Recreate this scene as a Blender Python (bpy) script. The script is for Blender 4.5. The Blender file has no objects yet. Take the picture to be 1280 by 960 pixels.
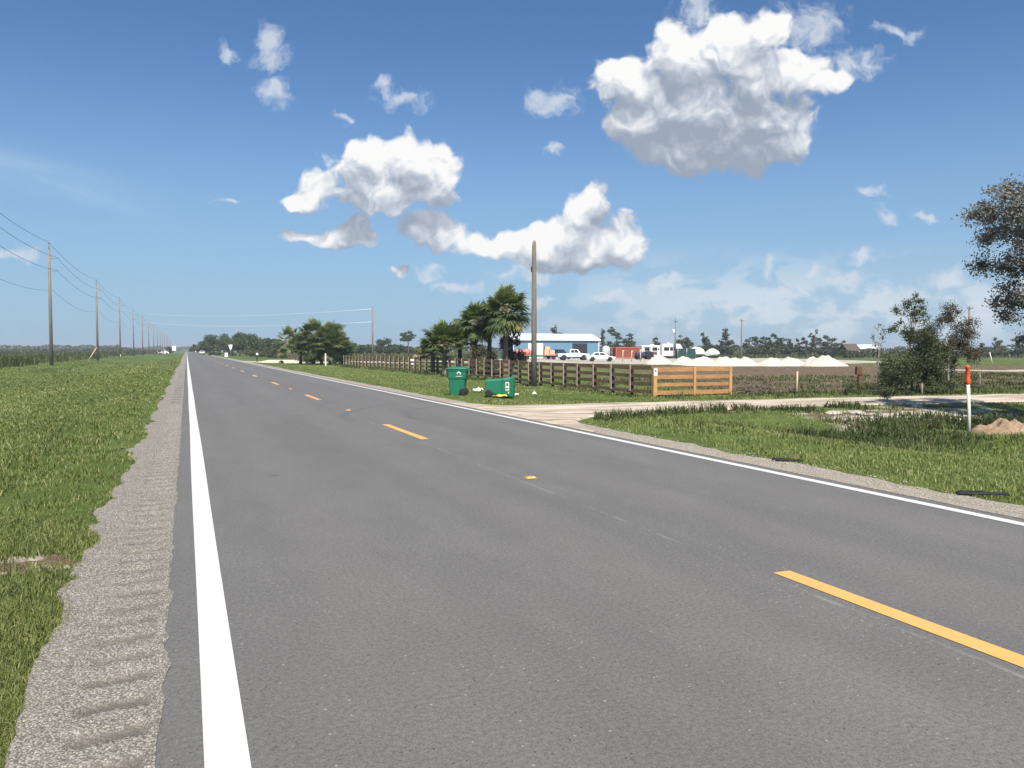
import bpy, bmesh, math, random
import numpy as np
from mathutils import Vector, Matrix, noise as mnoise

# ------------------------------------------------------------------ scene, camera, light
SC = bpy.context.scene
COL = SC.collection
H = 1.57                                   # eye height above the road
TH = math.atan(0.4065)                     # camera heading, to the right of the road's direction (+Y)
PITCH = math.atan(0.042)
cam_d = bpy.data.cameras.new('camera')
cam_d.sensor_width = 36.0
cam_d.lens = 28.125
cam_d.clip_start = 0.05
cam_d.clip_end = 20000
cam = bpy.data.objects.new('camera', cam_d)
COL.objects.link(cam)
cam.location = (0, 0, H)
cam.rotation_euler = (math.radians(90) - PITCH, 0, -TH)
SC.camera = cam

SUN_EL = math.radians(51)
SUN_H = Vector((-0.20, -0.98)).normalized()           # horizontal direction towards the sun
SUN_AZ = math.atan2(SUN_H.x, SUN_H.y)                # clockwise from +Y
sun_d = bpy.data.lights.new('sun', 'SUN')
sun_d.energy = 4.2
sun_d.angle = math.radians(0.53)
sun_d.color = (1.0, 0.945, 0.86)
sun = bpy.data.objects.new('sun', sun_d)
COL.objects.link(sun)
sv = Vector((SUN_H.x * math.cos(SUN_EL), SUN_H.y * math.cos(SUN_EL), math.sin(SUN_EL)))
sun.rotation_euler = (-sv).to_track_quat('-Z', 'Y').to_euler()
sun.location = sv * 60

SC.view_settings.view_transform = 'Standard'
SC.view_settings.look = 'None'
SC.view_settings.gamma = 1.0
SC.view_settings.use_curve_mapping = False
SC.view_settings.exposure = 0.98
SC.cycles.max_bounces = 6
SC.cycles.diffuse_bounces = 3
SC.cycles.glossy_bounces = 2
SC.cycles.transparent_max_bounces = 6
SC.cycles.sample_clamp_indirect = 6
SC.cycles.use_denoising = True

# ------------------------------------------------------------------ node helper
class NT:
    """short-hand for building node trees"""
    def __init__(s, nt):
        s.nt = nt
    def n(s, t, **k):
        x = s.nt.nodes.new(t)
        for a, b in k.items():
            setattr(x, a, b)
        return x
    def put(s, sock, v):
        if isinstance(v, bpy.types.NodeSocket):
            s.nt.links.new(v, sock)
        elif v is not None:
            if sock.type == 'RGBA' and len(v) == 3:
                v = (*v, 1)
            sock.default_value = v
    def m(s, op, a, b=None, c=None, clamp=False):
        x = s.n('ShaderNodeMath', operation=op, use_clamp=clamp)
        for i, v in enumerate((a, b, c)):
            if v is not None:
                s.put(x.inputs[i], v)
        return x.outputs[0]
    def v(s, op, a, b=None, c=None, out=0):
        x = s.n('ShaderNodeVectorMath', operation=op)
        for i, w in enumerate((a, b, c)):
            if w is not None:
                if op == 'SCALE' and i == 1:
                    s.put(x.inputs['Scale'], w)
                else:
                    s.put(x.inputs[i], w)
        return x.outputs[out]
    def noise(s, vec, scale, detail=2, rough=0.5, col=False, lac=2.0, dim='3D'):
        x = s.n('ShaderNodeTexNoise', noise_dimensions=dim)
        s.put(x.inputs['Vector'], vec)
        s.put(x.inputs['Scale'], scale)
        x.inputs['Detail'].default_value = detail
        x.inputs['Roughness'].default_value = rough
        x.inputs['Lacunarity'].default_value = lac
        return x.outputs['Color' if col else 0]
    def voro(s, vec, scale, feature='F1', detail=0, out='Distance', rand=1.0, smooth=None, dim='3D'):
        x = s.n('ShaderNodeTexVoronoi', feature=feature, voronoi_dimensions=dim)
        s.put(x.inputs['Vector'], vec)
        x.inputs['Scale'].default_value = scale
        x.inputs['Detail'].default_value = detail
        x.inputs['Randomness'].default_value = rand
        if smooth is not None:
            x.inputs['Smoothness'].default_value = smooth
        return x.outputs[out]
    def mix(s, f, a, b, blend='MIX'):
        x = s.n('ShaderNodeMix', data_type='RGBA', blend_type=blend)
        s.put(x.inputs['Factor'], f)
        s.put(x.inputs[6], a)
        s.put(x.inputs[7], b)
        return x.outputs[2]
    def rng(s, v, a, b, c=0.0, d=1.0, smooth=False):
        x = s.n('ShaderNodeMapRange', interpolation_type='SMOOTHSTEP' if smooth else 'LINEAR')
        for i, w in enumerate((v, a, b, c, d)):
            s.put(x.inputs[i], w)
        return x.outputs[0]
    def ramp(s, v, stops):
        x = s.n('ShaderNodeValToRGB')
        s.put(x.inputs[0], v)
        e = x.color_ramp.elements
        while len(e) < len(stops):
            e.new(0.5)
        for i, (p, c) in enumerate(stops):
            e[i].position = p
            e[i].color = (*c, 1) if len(c) == 3 else c
        return x.outputs[0]

# ------------------------------------------------------------------ sky with its clouds, placed by direction
def build_world():
    w = bpy.data.worlds.new('World')
    SC.world = w
    w.use_nodes = True
    nt = w.node_tree
    nt.nodes.clear()
    N = NT(nt)
    out = N.n('ShaderNodeOutputWorld')
    sky = N.n('ShaderNodeTexSky', sky_type='NISHITA')
    sky.sun_disc = False
    sky.sun_elevation = SUN_EL
    sky.sun_rotation = SUN_AZ
    sky.altitude = 0
    sky.air_density = 1.0
    sky.dust_density = 0.6
    sky.ozone_density = 1.6
    SKY_STRENGTH = 0.057
    d = N.n('ShaderNodeTexCoord').outputs['Generated']
    sx = N.n('ShaderNodeSeparateXYZ'); N.put(sx.inputs[0], d)
    el = sx.outputs[2]
    skyc = N.mix(1.0, sky.outputs[0], (0.56, 0.80, 1.04), 'MULTIPLY')
    hz = N.rng(el, -0.02, 0.36, 1.0, 0.0, True)
    skyc = N.mix(N.m('MULTIPLY', hz, 0.80), skyc, (3.05, 4.65, 6.35))
    # flat chart of the northern sky: u to the right, v up, both as tangents of angles about the heading TH
    fw = (math.sin(TH), math.cos(TH), 0.0)
    rt = (math.cos(TH), -math.sin(TH), 0.0)
    df = N.v('DOT_PRODUCT', d, fw, out=1)
    dr = N.v('DOT_PRODUCT', d, rt, out=1)
    dfc = N.m('MAXIMUM', df, 0.08)
    u = N.m('DIVIDE', dr, dfc)
    v = N.m('DIVIDE', el, dfc)
    cx = N.n('ShaderNodeCombineXYZ'); N.put(cx.inputs[0], u); N.put(cx.inputs[1], v)
    P = cx.outputs[0]
    def uv(a, b):                                  # chart position of a cloud sighted at (a, b)
        x = (a - 640) / 1000; y = (480 - b) / 1000
        cp, sp = math.cos(PITCH), math.sin(PITCH)
        f = cp + y * sp
        return x / f, (y * cp - sp) / f
    cumulus = [(788,98,52,42),(760,105,26,34),(850,72,62,48),(915,62,62,48),(955,42,40,34),(868,130,112,72),(898,184,98,44),
               (838,182,64,34),(952,146,70,62),(975,186,42,28),(1000,92,56,34),(1034,96,36,16),(455,247,58,22),(540,247,42,22),(742,308,44,28),(718,292,40,30),(800,150,52,46),(946,96,44,44),
               (452,214,58,44),(458,190,32,32),(522,208,60,42),(552,214,40,36),(500,242,90,26),(374,248,30,16),(402,234,34,24),
               (432,296,46,20),(384,298,34,12),(450,284,22,18),(546,288,56,24),(600,304,46,18),
               (684,304,70,32),(735,262,36,40),(744,242,24,20),(772,302,42,40),(694,288,50,24),(640,308,48,22),(722,326,96,22),
               (500,336,26,11)]
    wisps = [(770,372,34,10),(905,380,30,9),(985,362,36,13),(1062,350,34,16),(1120,372,46,15),(1180,348,40,18),(1060,390,64,12),(940,396,54,10),(662,378,40,10),(1225,385,40,16),(1066,84,46,24),(1092,74,24,16),(842,350,34,17),(534,344,26,10),(332,52,22,32),(346,78,20,24),(340,118,32,16),(287,66,16,16),(505,122,46,15),(478,106,18,14),(688,124,36,22),
             (698,184,14,8),(1095,241,24,10),(1102,271,17,12),(1158,273,32,10),(1080,320,26,16),(958,336,12,15),(18,316,44,16),
             (1122,40,38,14),(876,16,48,24),(1010,34,56,40),(575,358,46,14),(1020,330,22,8),(660,340,50,12),(430,150,14,8),(282,246,16,6)]
    def field(Pw, blobs, k):
        acc = None
        for (a, b, rx, ry) in blobs:
            cu, cv = uv(a, b)
            ix, iy = 1000 / rx, 1000 / ry
            q = N.v('MULTIPLY_ADD', Pw, (ix, iy, 0), (-cu * ix, -cv * iy, 0))
            r = N.v('LENGTH', q, out=1)
            acc = r if acc is None else N.m('SMOOTH_MIN', acc, r, k)
        return N.m('SUBTRACT', 1.0, acc)
    def warp(Pin, sc, amp, det=2):
        nz = N.noise(Pin, sc, det, 0.55, col=True, dim='2D')
        return N.v('MULTIPLY_ADD', N.v('SUBTRACT', nz, (0.5, 0.5, 0.5)), (amp, amp, 0), Pin)
    Ldir = (0.18, 1.0)
    Pw = warp(P, 17, 0.036)
    def off(s):
        return N.v('ADD', Pw, (Ldir[0] * s, Ldir[1] * s, 0))
    def bump(Q):
        b1 = N.voro(Q, 19, 'F1', 3, dim='2D')
        b2 = N.noise(Q, 60, 5, 0.60, dim='2D')
        return N.m('ADD', N.m('MULTIPLY', N.m('SUBTRACT', 0.40, b1), 0.80), N.m('MULTIPLY', N.m('SUBTRACT', b2, 0.5), 0.50))
    S0 = field(Pw, cumulus, 0.30)
    S2 = field(off(0.036), cumulus, 0.30)
    B0 = bump(Pw)
    B1 = bump(off(0.010))
    S3 = field(off(0.105), cumulus, 0.30)
    D0 = N.m('ADD', N.m('MULTIPLY_ADD', S0, 1.65, 0.20), B0)
    alpha = N.rng(D0, 0.0, 0.50, 0, 1, True)
    t2 = N.m('MAXIMUM', S2, 0.0)
    puff = N.m('ADD', N.m('SUBTRACT', B0, B1), N.m('MULTIPLY', N.m('SUBTRACT', S0, S2), 0.20))     # > 0 on the sides turned to the sun
    shade = N.m('ADD', N.m('MULTIPLY_ADD', t2, -0.22, 0.60), N.m('MULTIPLY', N.m('SUBTRACT', S0, S2), 0.56))
    shade = N.m('ADD', shade, N.m('MULTIPLY', N.m('MAXIMUM', S3, -0.2), -0.42))
    shade = N.m('ADD', shade, N.m('MULTIPLY', puff, 0.85))
    shade = N.m('ADD', shade, N.m('MULTIPLY', B0, 0.30))
    shade = N.m('MINIMUM', N.m('MAXIMUM', shade, 0.0), 1.0)
    ccol = N.ramp(shade, [(0.0, (3.0, 3.5, 4.3)), (0.30, (3.9, 4.4, 5.2)), (0.60, (5.6, 6.0, 6.7)), (0.82, (7.3, 7.55, 7.9)), (1.0, (8.7, 8.7, 8.6))])
    # thin ragged small clouds
    Pq = warp(P, 22, 0.050, 3)
    W = field(Pq, wisps, 0.15)
    wn = N.noise(Pq, 52, 5, 0.62, dim='2D')
    wd = N.m('ADD', W, N.m('MULTIPLY', N.m('SUBTRACT', wn, 0.5), 1.35))
    walpha = N.m('MULTIPLY', N.rng(wd, 0.0, 0.95, 0, 1, True), 0.78)
    # banks of low cloud far off, over the eastern horizon
    Pb = N.v('MULTIPLY', P, (1.0, 1.9, 1.0))
    bn = N.noise(warp(Pb, 9, 0.05), 13, 6, 0.58, dim='2D')
    bm = N.m('MULTIPLY', N.rng(v, 0.0, 0.03, 0.55, 1.0, True), N.rng(v, 0.055, 0.145, 1.0, 0.0, True))
    bm = N.m('MULTIPLY', bm, N.rng(u, -0.12, 0.30, 0.0, 1.0, True))
    ba = N.m('MULTIPLY', N.rng(bn, 0.42, 0.58, 0.22, 1.0, True), N.m('MULTIPLY', bm, 0.78))
    # veil of cirrus to the north-west
    cu0, cv0 = uv(0, 205); cu1, cv1 = uv(225, 262)
    ang = math.atan2(cv1 - cv0, cu1 - cu0)
    Pc = N.v('SUBTRACT', P, (cu0, cv0, 0))
    rot = N.n('ShaderNodeVectorRotate', rotation_type='Z_AXIS'); N.put(rot.inputs['Vector'], Pc); rot.inputs['Angle'].default_value = -ang
    s2 = N.n('ShaderNodeSeparateXYZ'); N.put(s2.inputs[0], rot.outputs[0])
    cn = N.noise(N.v('MULTIPLY', rot.outputs[0], (5, 26, 1)), 1.0, 5, 0.6, dim='2D')
    cd = N.m('ABSOLUTE', N.m('ADD', s2.outputs[1], N.m('MULTIPLY', N.m('SUBTRACT', cn, 0.5), 0.03)))
    cmask = N.m('MULTIPLY', N.rng(cd, 0.0, 0.036, 1.0, 0.0, True), N.rng(s2.outputs[0], 0.05, 0.25, 1.0, 0.0, True))
    cmask = N.m('MULTIPLY', cmask, N.m('MULTIPLY', N.rng(cn, 0.25, 0.75), 0.42))
    c = N.mix(cmask, skyc, (5.6, 6.9, 8.2))
    c = N.mix(ba, c, (6.3, 7.0, 7.7))
    c = N.mix(walpha, c, (6.2, 6.7, 7.4))
    c = N.mix(alpha, c, ccol)
    # clouds are worked out only where there are any: the two backgrounds are the same sky
    front = N.m('MULTIPLY', N.m('GREATER_THAN', df, 0.20), N.m('MULTIPLY', N.m('GREATER_THAN', v, 0.0), N.m('LESS_THAN', v, 0.56)))
    bg0 = N.n('ShaderNodeBackground'); bg1 = N.n('ShaderNodeBackground')
    N.put(bg0.inputs[0], skyc); N.put(bg1.inputs[0], c)
    bg0.inputs[1].default_value = bg1.inputs[1].default_value = SKY_STRENGTH
    ms = N.n('ShaderNodeMixShader')
    N.put(ms.inputs[0], front)
    nt.links.new(bg0.outputs[0], ms.inputs[1]); nt.links.new(bg1.outputs[0], ms.inputs[2])
    nt.links.new(ms.outputs[0], out.inputs[0])
    w.cycles.sampling_method = 'MANUAL'
    w.cycles.sample_map_resolution = 512
build_world()

# ------------------------------------------------------------------ geometry helpers
RG = np.random.default_rng(7)
random.seed(7)
CT, ST = math.cos(TH), math.sin(TH)

def tag(o, label=None, cat=None, group=None, kind=None):
    if label: o['label'] = label
    if cat: o['category'] = cat
    if group: o['group'] = group
    if kind: o['kind'] = kind
    return o

def empty(name, loc, rz=0.0):
    o = bpy.data.objects.new(name, None)
    o.empty_display_size = 0.2
    COL.objects.link(o)
    o.location = loc
    o.rotation_euler = (0, 0, rz)
    return o

def link_mesh(name, me, mat, parent=None):
    o = bpy.data.objects.new(name, me)
    COL.objects.link(o)
    if mat is not None:
        me.materials.append(mat)
    if parent is not None:
        o.parent = parent
    return o

class MB:
    """collects simple shapes and links them as ONE mesh object"""
    def __init__(s):
        s.v, s.f, s.sm = [], [], []
    def add(s, vs, fs, smooth=False):
        b = len(s.v)
        s.v += [tuple(p) for p in vs]
        s.f += [tuple(i + b for i in f) for f in fs]
        s.sm += [smooth] * len(fs)
        return s
    def box(s, c, d, rz=0.0, rx=0.0, ry=0.0):
        M = Matrix.Rotation(rz, 3, 'Z') @ Matrix.Rotation(ry, 3, 'Y') @ Matrix.Rotation(rx, 3, 'X')
        vs = [Vector(c) + M @ Vector((x * d[0] / 2, y * d[1] / 2, z * d[2] / 2)) for x in (-1, 1) for y in (-1, 1) for z in (-1, 1)]
        return s.add(vs, [(0, 1, 3, 2), (4, 6, 7, 5), (0, 4, 5, 1), (2, 3, 7, 6), (0, 2, 6, 4), (1, 5, 7, 3)])
    def hexa(s, p):                        # bottom four, top four, same turn
        return s.add(p, [(3, 2, 1, 0), (4, 5, 6, 7), (0, 1, 5, 4), (1, 2, 6, 5), (2, 3, 7, 6), (3, 0, 4, 7)])
    def loft(s, rings, cap=True, smooth=True):
        n = len(rings[0])
        vs = [p for r in rings for p in r]
        fs = []
        for i in range(len(rings) - 1):
            for j in range(n):
                k = (j + 1) % n
                fs.append((i * n + j, i * n + k, (i + 1) * n + k, (i + 1) * n + j))
        s.add(vs, fs, smooth)
        if cap:
            b = len(s.v) - len(vs)
            s.f.append(tuple(b + j for j in reversed(range(n)))); s.sm.append(False)
            s.f.append(tuple(b + (len(rings) - 1) * n + j for j in range(n))); s.sm.append(False)
        return s
    def tube(s, pts, rad, n=8, cap=True):
        pts = [Vector(p) for p in pts]
        if not hasattr(rad, '__len__'):
            rad = [rad] * len(pts)
        rings = []
        prev = None
        for i, p in enumerate(pts):
            t = (pts[min(i + 1, len(pts) - 1)] - pts[max(i - 1, 0)]).normalized()
            if prev is None:
                a = t.orthogonal().normalized()
            else:
                a = (prev - t * prev.dot(t)).normalized()
            prev = a
            b = t.cross(a)
            rings.append([p + (a * math.cos(2 * math.pi * k / n) + b * math.sin(2 * math.pi * k / n)) * rad[i] for k in range(n)])
        return s.loft(rings, cap)
    def lathe(s, prof, n=20, axis='Z', c=(0, 0, 0), cap=True):     # prof: (radius, height)
        rings = []
        for r, h in prof:
            ring = []
            for k in range(n):
                a = 2 * math.pi * k / n
                p = (r * math.cos(a), r * math.sin(a), h)
                if axis == 'Y': p = (p[0], h, -p[1])
                if axis == 'X': p = (h, p[0], p[1])
                ring.append((p[0] + c[0], p[1] + c[1], p[2] + c[2]))
            rings.append(ring)
        return s.loft(rings, cap)
    def extrude(s, outline, y0, y1):        # outline in (x, z), extruded along y
        n = len(outline)
        vs = [(x, y0, z) for x, z in outline] + [(x, y1, z) for x, z in outline]
        fs = [tuple(range(n)), tuple(reversed(range(n, 2 * n)))]
        fs += [(j, n + j, n + (j + 1) % n, (j + 1) % n) for j in range(n)]
        return s.add(vs, fs)
    def build(s, name, mat, parent=None, bevel=0.0, seg=2):
        me = bpy.data.meshes.new(name)
        me.from_pydata(s.v, [], s.f)
        me.polygons.foreach_set('use_smooth', s.sm)
        bm = bmesh.new(); bm.from_mesh(me)
        bmesh.ops.recalc_face_normals(bm, faces=bm.faces)
        bm.to_mesh(me); bm.free()
        o = link_mesh(name, me, mat, parent)
        if bevel:
            b = o.modifiers.new('bevel', 'BEVEL')
            b.width = bevel; b.segments = seg; b.limit_method = 'ANGLE'; b.angle_limit = math.radians(35)
        return o

def np_mesh(name, V, faces, mat, parent=None, tone=None, smooth=False):
    """fast mesh from numpy: faces = list of (n, k) int arrays; tone = per-vertex colour number"""
    me = bpy.data.meshes.new(name)
    V = np.asarray(V, np.float32)
    me.vertices.add(len(V))
    me.vertices.foreach_set('co', V.ravel())
    li = np.concatenate([f.ravel() for f in faces]).astype(np.int32)
    tot = np.concatenate([np.full(len(f), f.shape[1], np.int32) for f in faces])
    st = np.concatenate([[0], np.cumsum(tot)[:-1]]).astype(np.int32)
    me.loops.add(len(li)); me.loops.foreach_set('vertex_index', li)
    me.polygons.add(len(tot))
    me.polygons.foreach_set('loop_start', st)
    me.polygons.foreach_set('loop_total', tot)
    if smooth:
        me.polygons.foreach_set('use_smooth', np.ones(len(tot), bool))
    me.update(calc_edges=True)
    if tone is not None:
        for k, arr in (tone.items() if isinstance(tone, dict) else [('tone', tone)]):
            a = me.attributes.new(k, 'FLOAT', 'POINT')
            a.data.foreach_set('value', np.asarray(arr, np.float32))
    return link_mesh(name, me, mat, parent)

# smooth value noise for numpy arrays
_perm = np.random.default_rng(3).random((256, 256))
def vnoise(x, y):
    xi = np.floor(x).astype(int); yi = np.floor(y).astype(int)
    fx = x - xi; fy = y - yi
    fx = fx * fx * (3 - 2 * fx); fy = fy * fy * (3 - 2 * fy)
    g = lambda a, b: _perm[a & 255, b & 255]
    return (g(xi, yi) * (1 - fx) + g(xi + 1, yi) * fx) * (1 - fy) + (g(xi, yi + 1) * (1 - fx) + g(xi + 1, yi + 1) * fx) * fy
def fbm(x, y, o=4):
    r = 0; a = 0.5
    for i in range(o):
        r = r + a * vnoise(x * 2 ** i + 17.3 * i, y * 2 ** i + 9.1 * i); a *= 0.5
    return r / (1 - 0.5 ** o)

# ------------------------------------------------------------------ the lie of the land
PX = [-6000, -60, -22, -15, -11, -8, -4, -1.3, -1.0, -0.66, 7.2, 7.9, 9.5, 13, 18, 30, 6000]
PZ = [-.15, -.15, -.12, -.10, -.28, -.30, -.12, -.03, -.035, -.075, -.06, -.03, -.10, -.22, -.26, -.30, -.30]
DRY = lambda x: np.interp(x, [7.35, 8.2, 9.5, 12, 16, 20, 26, 70], [18.3, 19.2, 20.1, 20.6, 20.7, 20.5, 19.9, 16.5])      # middle of the sandy driveway
def gz(x, y):
    x = np.asarray(x, float); y = np.asarray(y, float)
    z = np.interp(x, PX, PZ)
    away = np.clip((np.abs(x - 3.5) - 4.6) / 4, 0, 1)
    z = z + away * (fbm(x * .23, y * .23, 3) - .5) * 0.16
    ditch = np.exp(-((x - 14.2) / 2.2) ** 2) * np.clip((17.6 - y) / 2.5, 0, 1) * np.clip((y - 3) / 4, 0, 1)
    z = z - 0.26 * ditch
    m = np.clip(1.6 - np.abs(y - DRY(x)) / 2.4, 0, 1) * np.clip((x - 7.6) / 1.5, 0, 1) * np.clip((60 - x) / 20, 0, 1)
    z = z * (1 - m) + m * (-0.13 + 0.02 * (fbm(x * .6, y * .6, 2) - .5))
    return z
def gzs(x, y):
    return float(gz(np.array([x]), np.array([y]))[0])
def spot(px, z):
    """the place at depth z (metres ahead) in the direction of column px of a 1280 wide view"""
    cx = (px - 640) / 1000 * z
    return (cx * CT + z * ST, z * CT - cx * ST)
def gspot(px, py):
    """the place on the ground sighted at (px, py)"""
    g = -0.2
    for _ in range(12):
        z = (H - g) * 1000 / max(py - 438.0, 0.5)
        x, y = spot(px, z)
        g = gzs(x, y)
    return (x, y, g, z)
def on(px, z):
    x, y = spot(px, z)
    return (x, y, gzs(x, y))

# ------------------------------------------------------------------ materials
def new_mat(name):
    m = bpy.data.materials.new(name)
    m.use_nodes = True
    nt = m.node_tree
    N = NT(nt)
    b = nt.nodes['Principled BSDF']
    b.inputs['Roughness'].default_value = 0.8
    b.inputs['Specular IOR Level'].default_value = 0.3
    return m, N, b
def pos(N):
    return N.n('ShaderNodeNewGeometry').outputs['Position']
def obj_co(N):
    return N.n('ShaderNodeTexCoord').outputs['Object']
def attr(N, name):
    return N.n('ShaderNodeAttribute', attribute_name=name).outputs['Fac']
def bump(N, b, h, strength=0.5, dist=0.02):
    x = N.n('ShaderNodeBump')
    N.put(x.inputs['Height'], h)
    x.inputs['Strength'].default_value = strength
    x.inputs['Distance'].default_value = dist
    N.put(b.inputs['Normal'], x.outputs[0])

def simple(name, col, rough=0.7, var=0.18, scale=6.0, spec=0.3, metal=0.0, bumps=0.0, dirt=None):
    m, N, b = new_mat(name)
    p = obj_co(N)
    nz = N.noise(p, scale, 5, 0.6)
    lo = tuple(c * (1 - var) for c in col); hi = tuple(min(1, c * (1 + var)) for c in col)
    c = N.mix(N.rng(nz, 0.3, 0.7), lo, hi)
    if dirt:
        dn = N.noise(p, scale * 0.45, 6, 0.65)
        c = N.mix(N.m('MULTIPLY', N.rng(dn, 0.50, 0.72), 0.55), c, dirt)
    N.put(b.inputs['Base Color'], c)
    b.inputs['Roughness'].default_value = rough
    b.inputs['Specular IOR Level'].default_value = spec
    b.inputs['Metallic'].default_value = metal
    if bumps:
        bump(N, b, nz, bumps, 0.01)
    return m

def wood(name, lo, hi, scale=1.0, rough=0.85, vertical=True):
    m, N, b = new_mat(name)
    p = obj_co(N)
    g = N.noise(N.v('MULTIPLY', p, (26 * scale, 26 * scale, 1.6 * scale) if vertical else (3 * scale, 3 * scale, 30 * scale)), 1.0, 5, 0.65)
    bl = N.noise(p, 1.1 * scale, 4, 0.6)
    c = N.mix(N.rng(g, 0.3, 0.72), lo, hi)
    c = N.mix(N.m('MULTIPLY', N.rng(bl, 0.45, 0.75), 0.5), c, tuple(x * 0.55 for x in lo))
    N.put(b.inputs['Base Color'], c)
    b.inputs['Roughness'].default_value = rough
    bump(N, b, g, 0.4, 0.006)
    return m

def leafy(name, stops, trans=0.35, rough=0.55, tint=(1.0, 1.15, 0.45)):
    """leaf material: colour by each leaf's own tone, part of the light passes through"""
    m, N, b = new_mat(name)
    c = N.ramp(attr(N, 'tone'), stops)
    N.put(b.inputs['Base Color'], c)
    b.inputs['Roughness'].default_value = rough
    b.inputs['Specular IOR Level'].default_value = 0.28
    t = N.n('ShaderNodeBsdfTranslucent')
    N.put(t.inputs[0], N.mix(1.0, c, tint, 'MULTIPLY'))
    ms = N.n('ShaderNodeMixShader')
    ms.inputs[0].default_value = trans
    nt = m.node_tree
    nt.links.new(b.outputs[0], ms.inputs[1]); nt.links.new(t.outputs[0], ms.inputs[2])
    nt.links.new(ms.outputs[0], nt.nodes['Material Output'].inputs[0])
    return m

M = {}
# road
def asphalt():
    m, N, b = new_mat('asphalt')
    p = pos(N)
    big = N.noise(N.v('MULTIPLY', p, (0.55, 0.10, 1)), 1.0, 5, 0.6)
    mid = N.noise(N.v('MULTIPLY', p, (2.4, 0.9, 1)), 1.0, 5, 0.62)
    fine = N.m('ADD', N.m('MULTIPLY', N.noise(p, 110, 3, 0.8), 0.6), N.m('MULTIPLY', N.noise(p, 38, 3, 0.7), 0.4))
    c = N.ramp(N.m('ADD', N.m('MULTIPLY', big, 0.55), N.m('MULTIPLY', mid, 0.45)),
               [(0.30, (0.101, 0.0975, 0.092)), (0.50, (0.117, 0.113, 0.1065)), (0.70, (0.137, 0.132, 0.1245))])
    sx = N.n('ShaderNodeSeparateXYZ'); N.put(sx.inputs[0], p)
    X, Y = sx.outputs[0], sx.outputs[1]
    # wheel paths, polished a little paler
    wob = N.m('MULTIPLY', N.m('SUBTRACT', N.noise(N.v('MULTIPLY', p, (0, 0.05, 0)), 1.0, 2), 0.5), 0.4)
    Xw = N.m('ADD', X, wob)
    for x0 in (1.05, 2.85, 4.6, 6.2):
        f = N.rng(N.m('ABSOLUTE', N.m('SUBTRACT', Xw, x0)), 0.1, 0.55, 0.10, 0.0, True)
        c = N.mix(f, c, (0.19, 0.176, 0.162))
    # the joint between the two paved strips, ravelled
    jn = N.noise(N.v('MULTIPLY', p, (9, 2.2, 1)), 1.0, 4, 0.7)
    jd = N.m('ABSOLUTE', N.m('SUBTRACT', N.m('ADD', X, N.m('MULTIPLY', N.m('SUBTRACT', jn, 0.5), 0.10)), 3.72))
    jf = N.m('MULTIPLY', N.rng(jd, 0.004, 0.030, 0.42, 0.0, True), N.rng(jn, 0.46, 0.62))
    c = N.mix(jf, c, (0.27, 0.255, 0.235))
    rag = N.m('MULTIPLY', N.rng(jd, 0.0, 0.55, 1.0, 0.0), N.rng(mid, 0.40, 0.66))
    # aggregate: bright and dark chips
    c = N.mix(N.m('MULTIPLY', N.rng(fine, 0.36, 0.64), 0.95), N.mix(1.0, c, (0.56, 0.56, 0.56), 'MULTIPLY'), N.mix(1.0, c, (1.48, 1.47, 1.45), 'MULTIPLY'))
    ch = N.voro(p, 52, 'F1')
    chsel = N.voro(p, 52, 'F1', out='Color')
    sel = N.n('ShaderNodeSeparateColor'); N.put(sel.inputs[0], chsel)
    thr = N.m('SUBTRACT', N.m('SUBTRACT', 0.991, N.m('MULTIPLY', rag, 0.09)), N.m('MULTIPLY', N.rng(mid, 0.5, 0.7), 0.015))
    chip = N.m('MULTIPLY', N.m('GREATER_THAN', sel.outputs[0], thr), N.m('LESS_THAN', ch, 0.30))
    c = N.mix(N.m('MULTIPLY', chip, 0.5), c, (0.42, 0.40, 0.375))
    pit = N.m('MULTIPLY', N.m('GREATER_THAN', sel.outputs[1], 0.965), N.m('LESS_THAN', ch, 0.33))
    c = N.mix(N.m('MULTIPLY', pit, 0.7), c, (0.040, 0.037, 0.034))
    # oil spots and worn dark stains
    st = N.voro(N.v('MULTIPLY', p, (1, 0.75, 1)), 0.75, 'F1')
    stc = N.n('ShaderNodeSeparateColor'); N.put(stc.inputs[0], N.voro(N.v('MULTIPLY', p, (1, 0.75, 1)), 0.75, 'F1', out='Color'))
    stn = N.m('ADD', st, N.m('MULTIPLY', N.m('SUBTRACT', N.noise(p, 24, 3), 0.5), 0.10))
    spt = N.m('MULTIPLY', N.rng(stn, 0.03, 0.07, 0.55, 0.0, True), N.m('GREATER_THAN', stc.outputs[1], 0.62))
    c = N.mix(spt, c, (0.045, 0.043, 0.04))
    # faint skid arcs where cars turn into the sandy driveway
    dx = N.m('SUBTRACT', X, 9.2); dy = N.m('SUBTRACT', Y, 18.2)
    rr = N.m('SQRT', N.m('ADD', N.m('MULTIPLY', dx, dx), N.m('MULTIPLY', dy, dy)))
    for r0 in (4.35, 5.85):
        f = N.rng(N.m('ABSOLUTE', N.m('SUBTRACT', rr, r0)), 0.05, 0.16, 0.40, 0.0, True)
        f = N.m('MULTIPLY', f, N.rng(Y, 16.5, 18.5, 0, 1, True))
        c = N.mix(N.m('MULTIPLY', f, N.rng(mid, 0.35, 0.6)), c, (0.055, 0.052, 0.05))
    N.put(b.inputs['Base Color'], c)
    b.inputs['Roughness'].default_value = 0.78
    b.inputs['Specular IOR Level'].default_value = 0.35
    bump(N, b, fine, 0.55, 0.006)
    return m
M['asphalt'] = asphalt()

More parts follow.
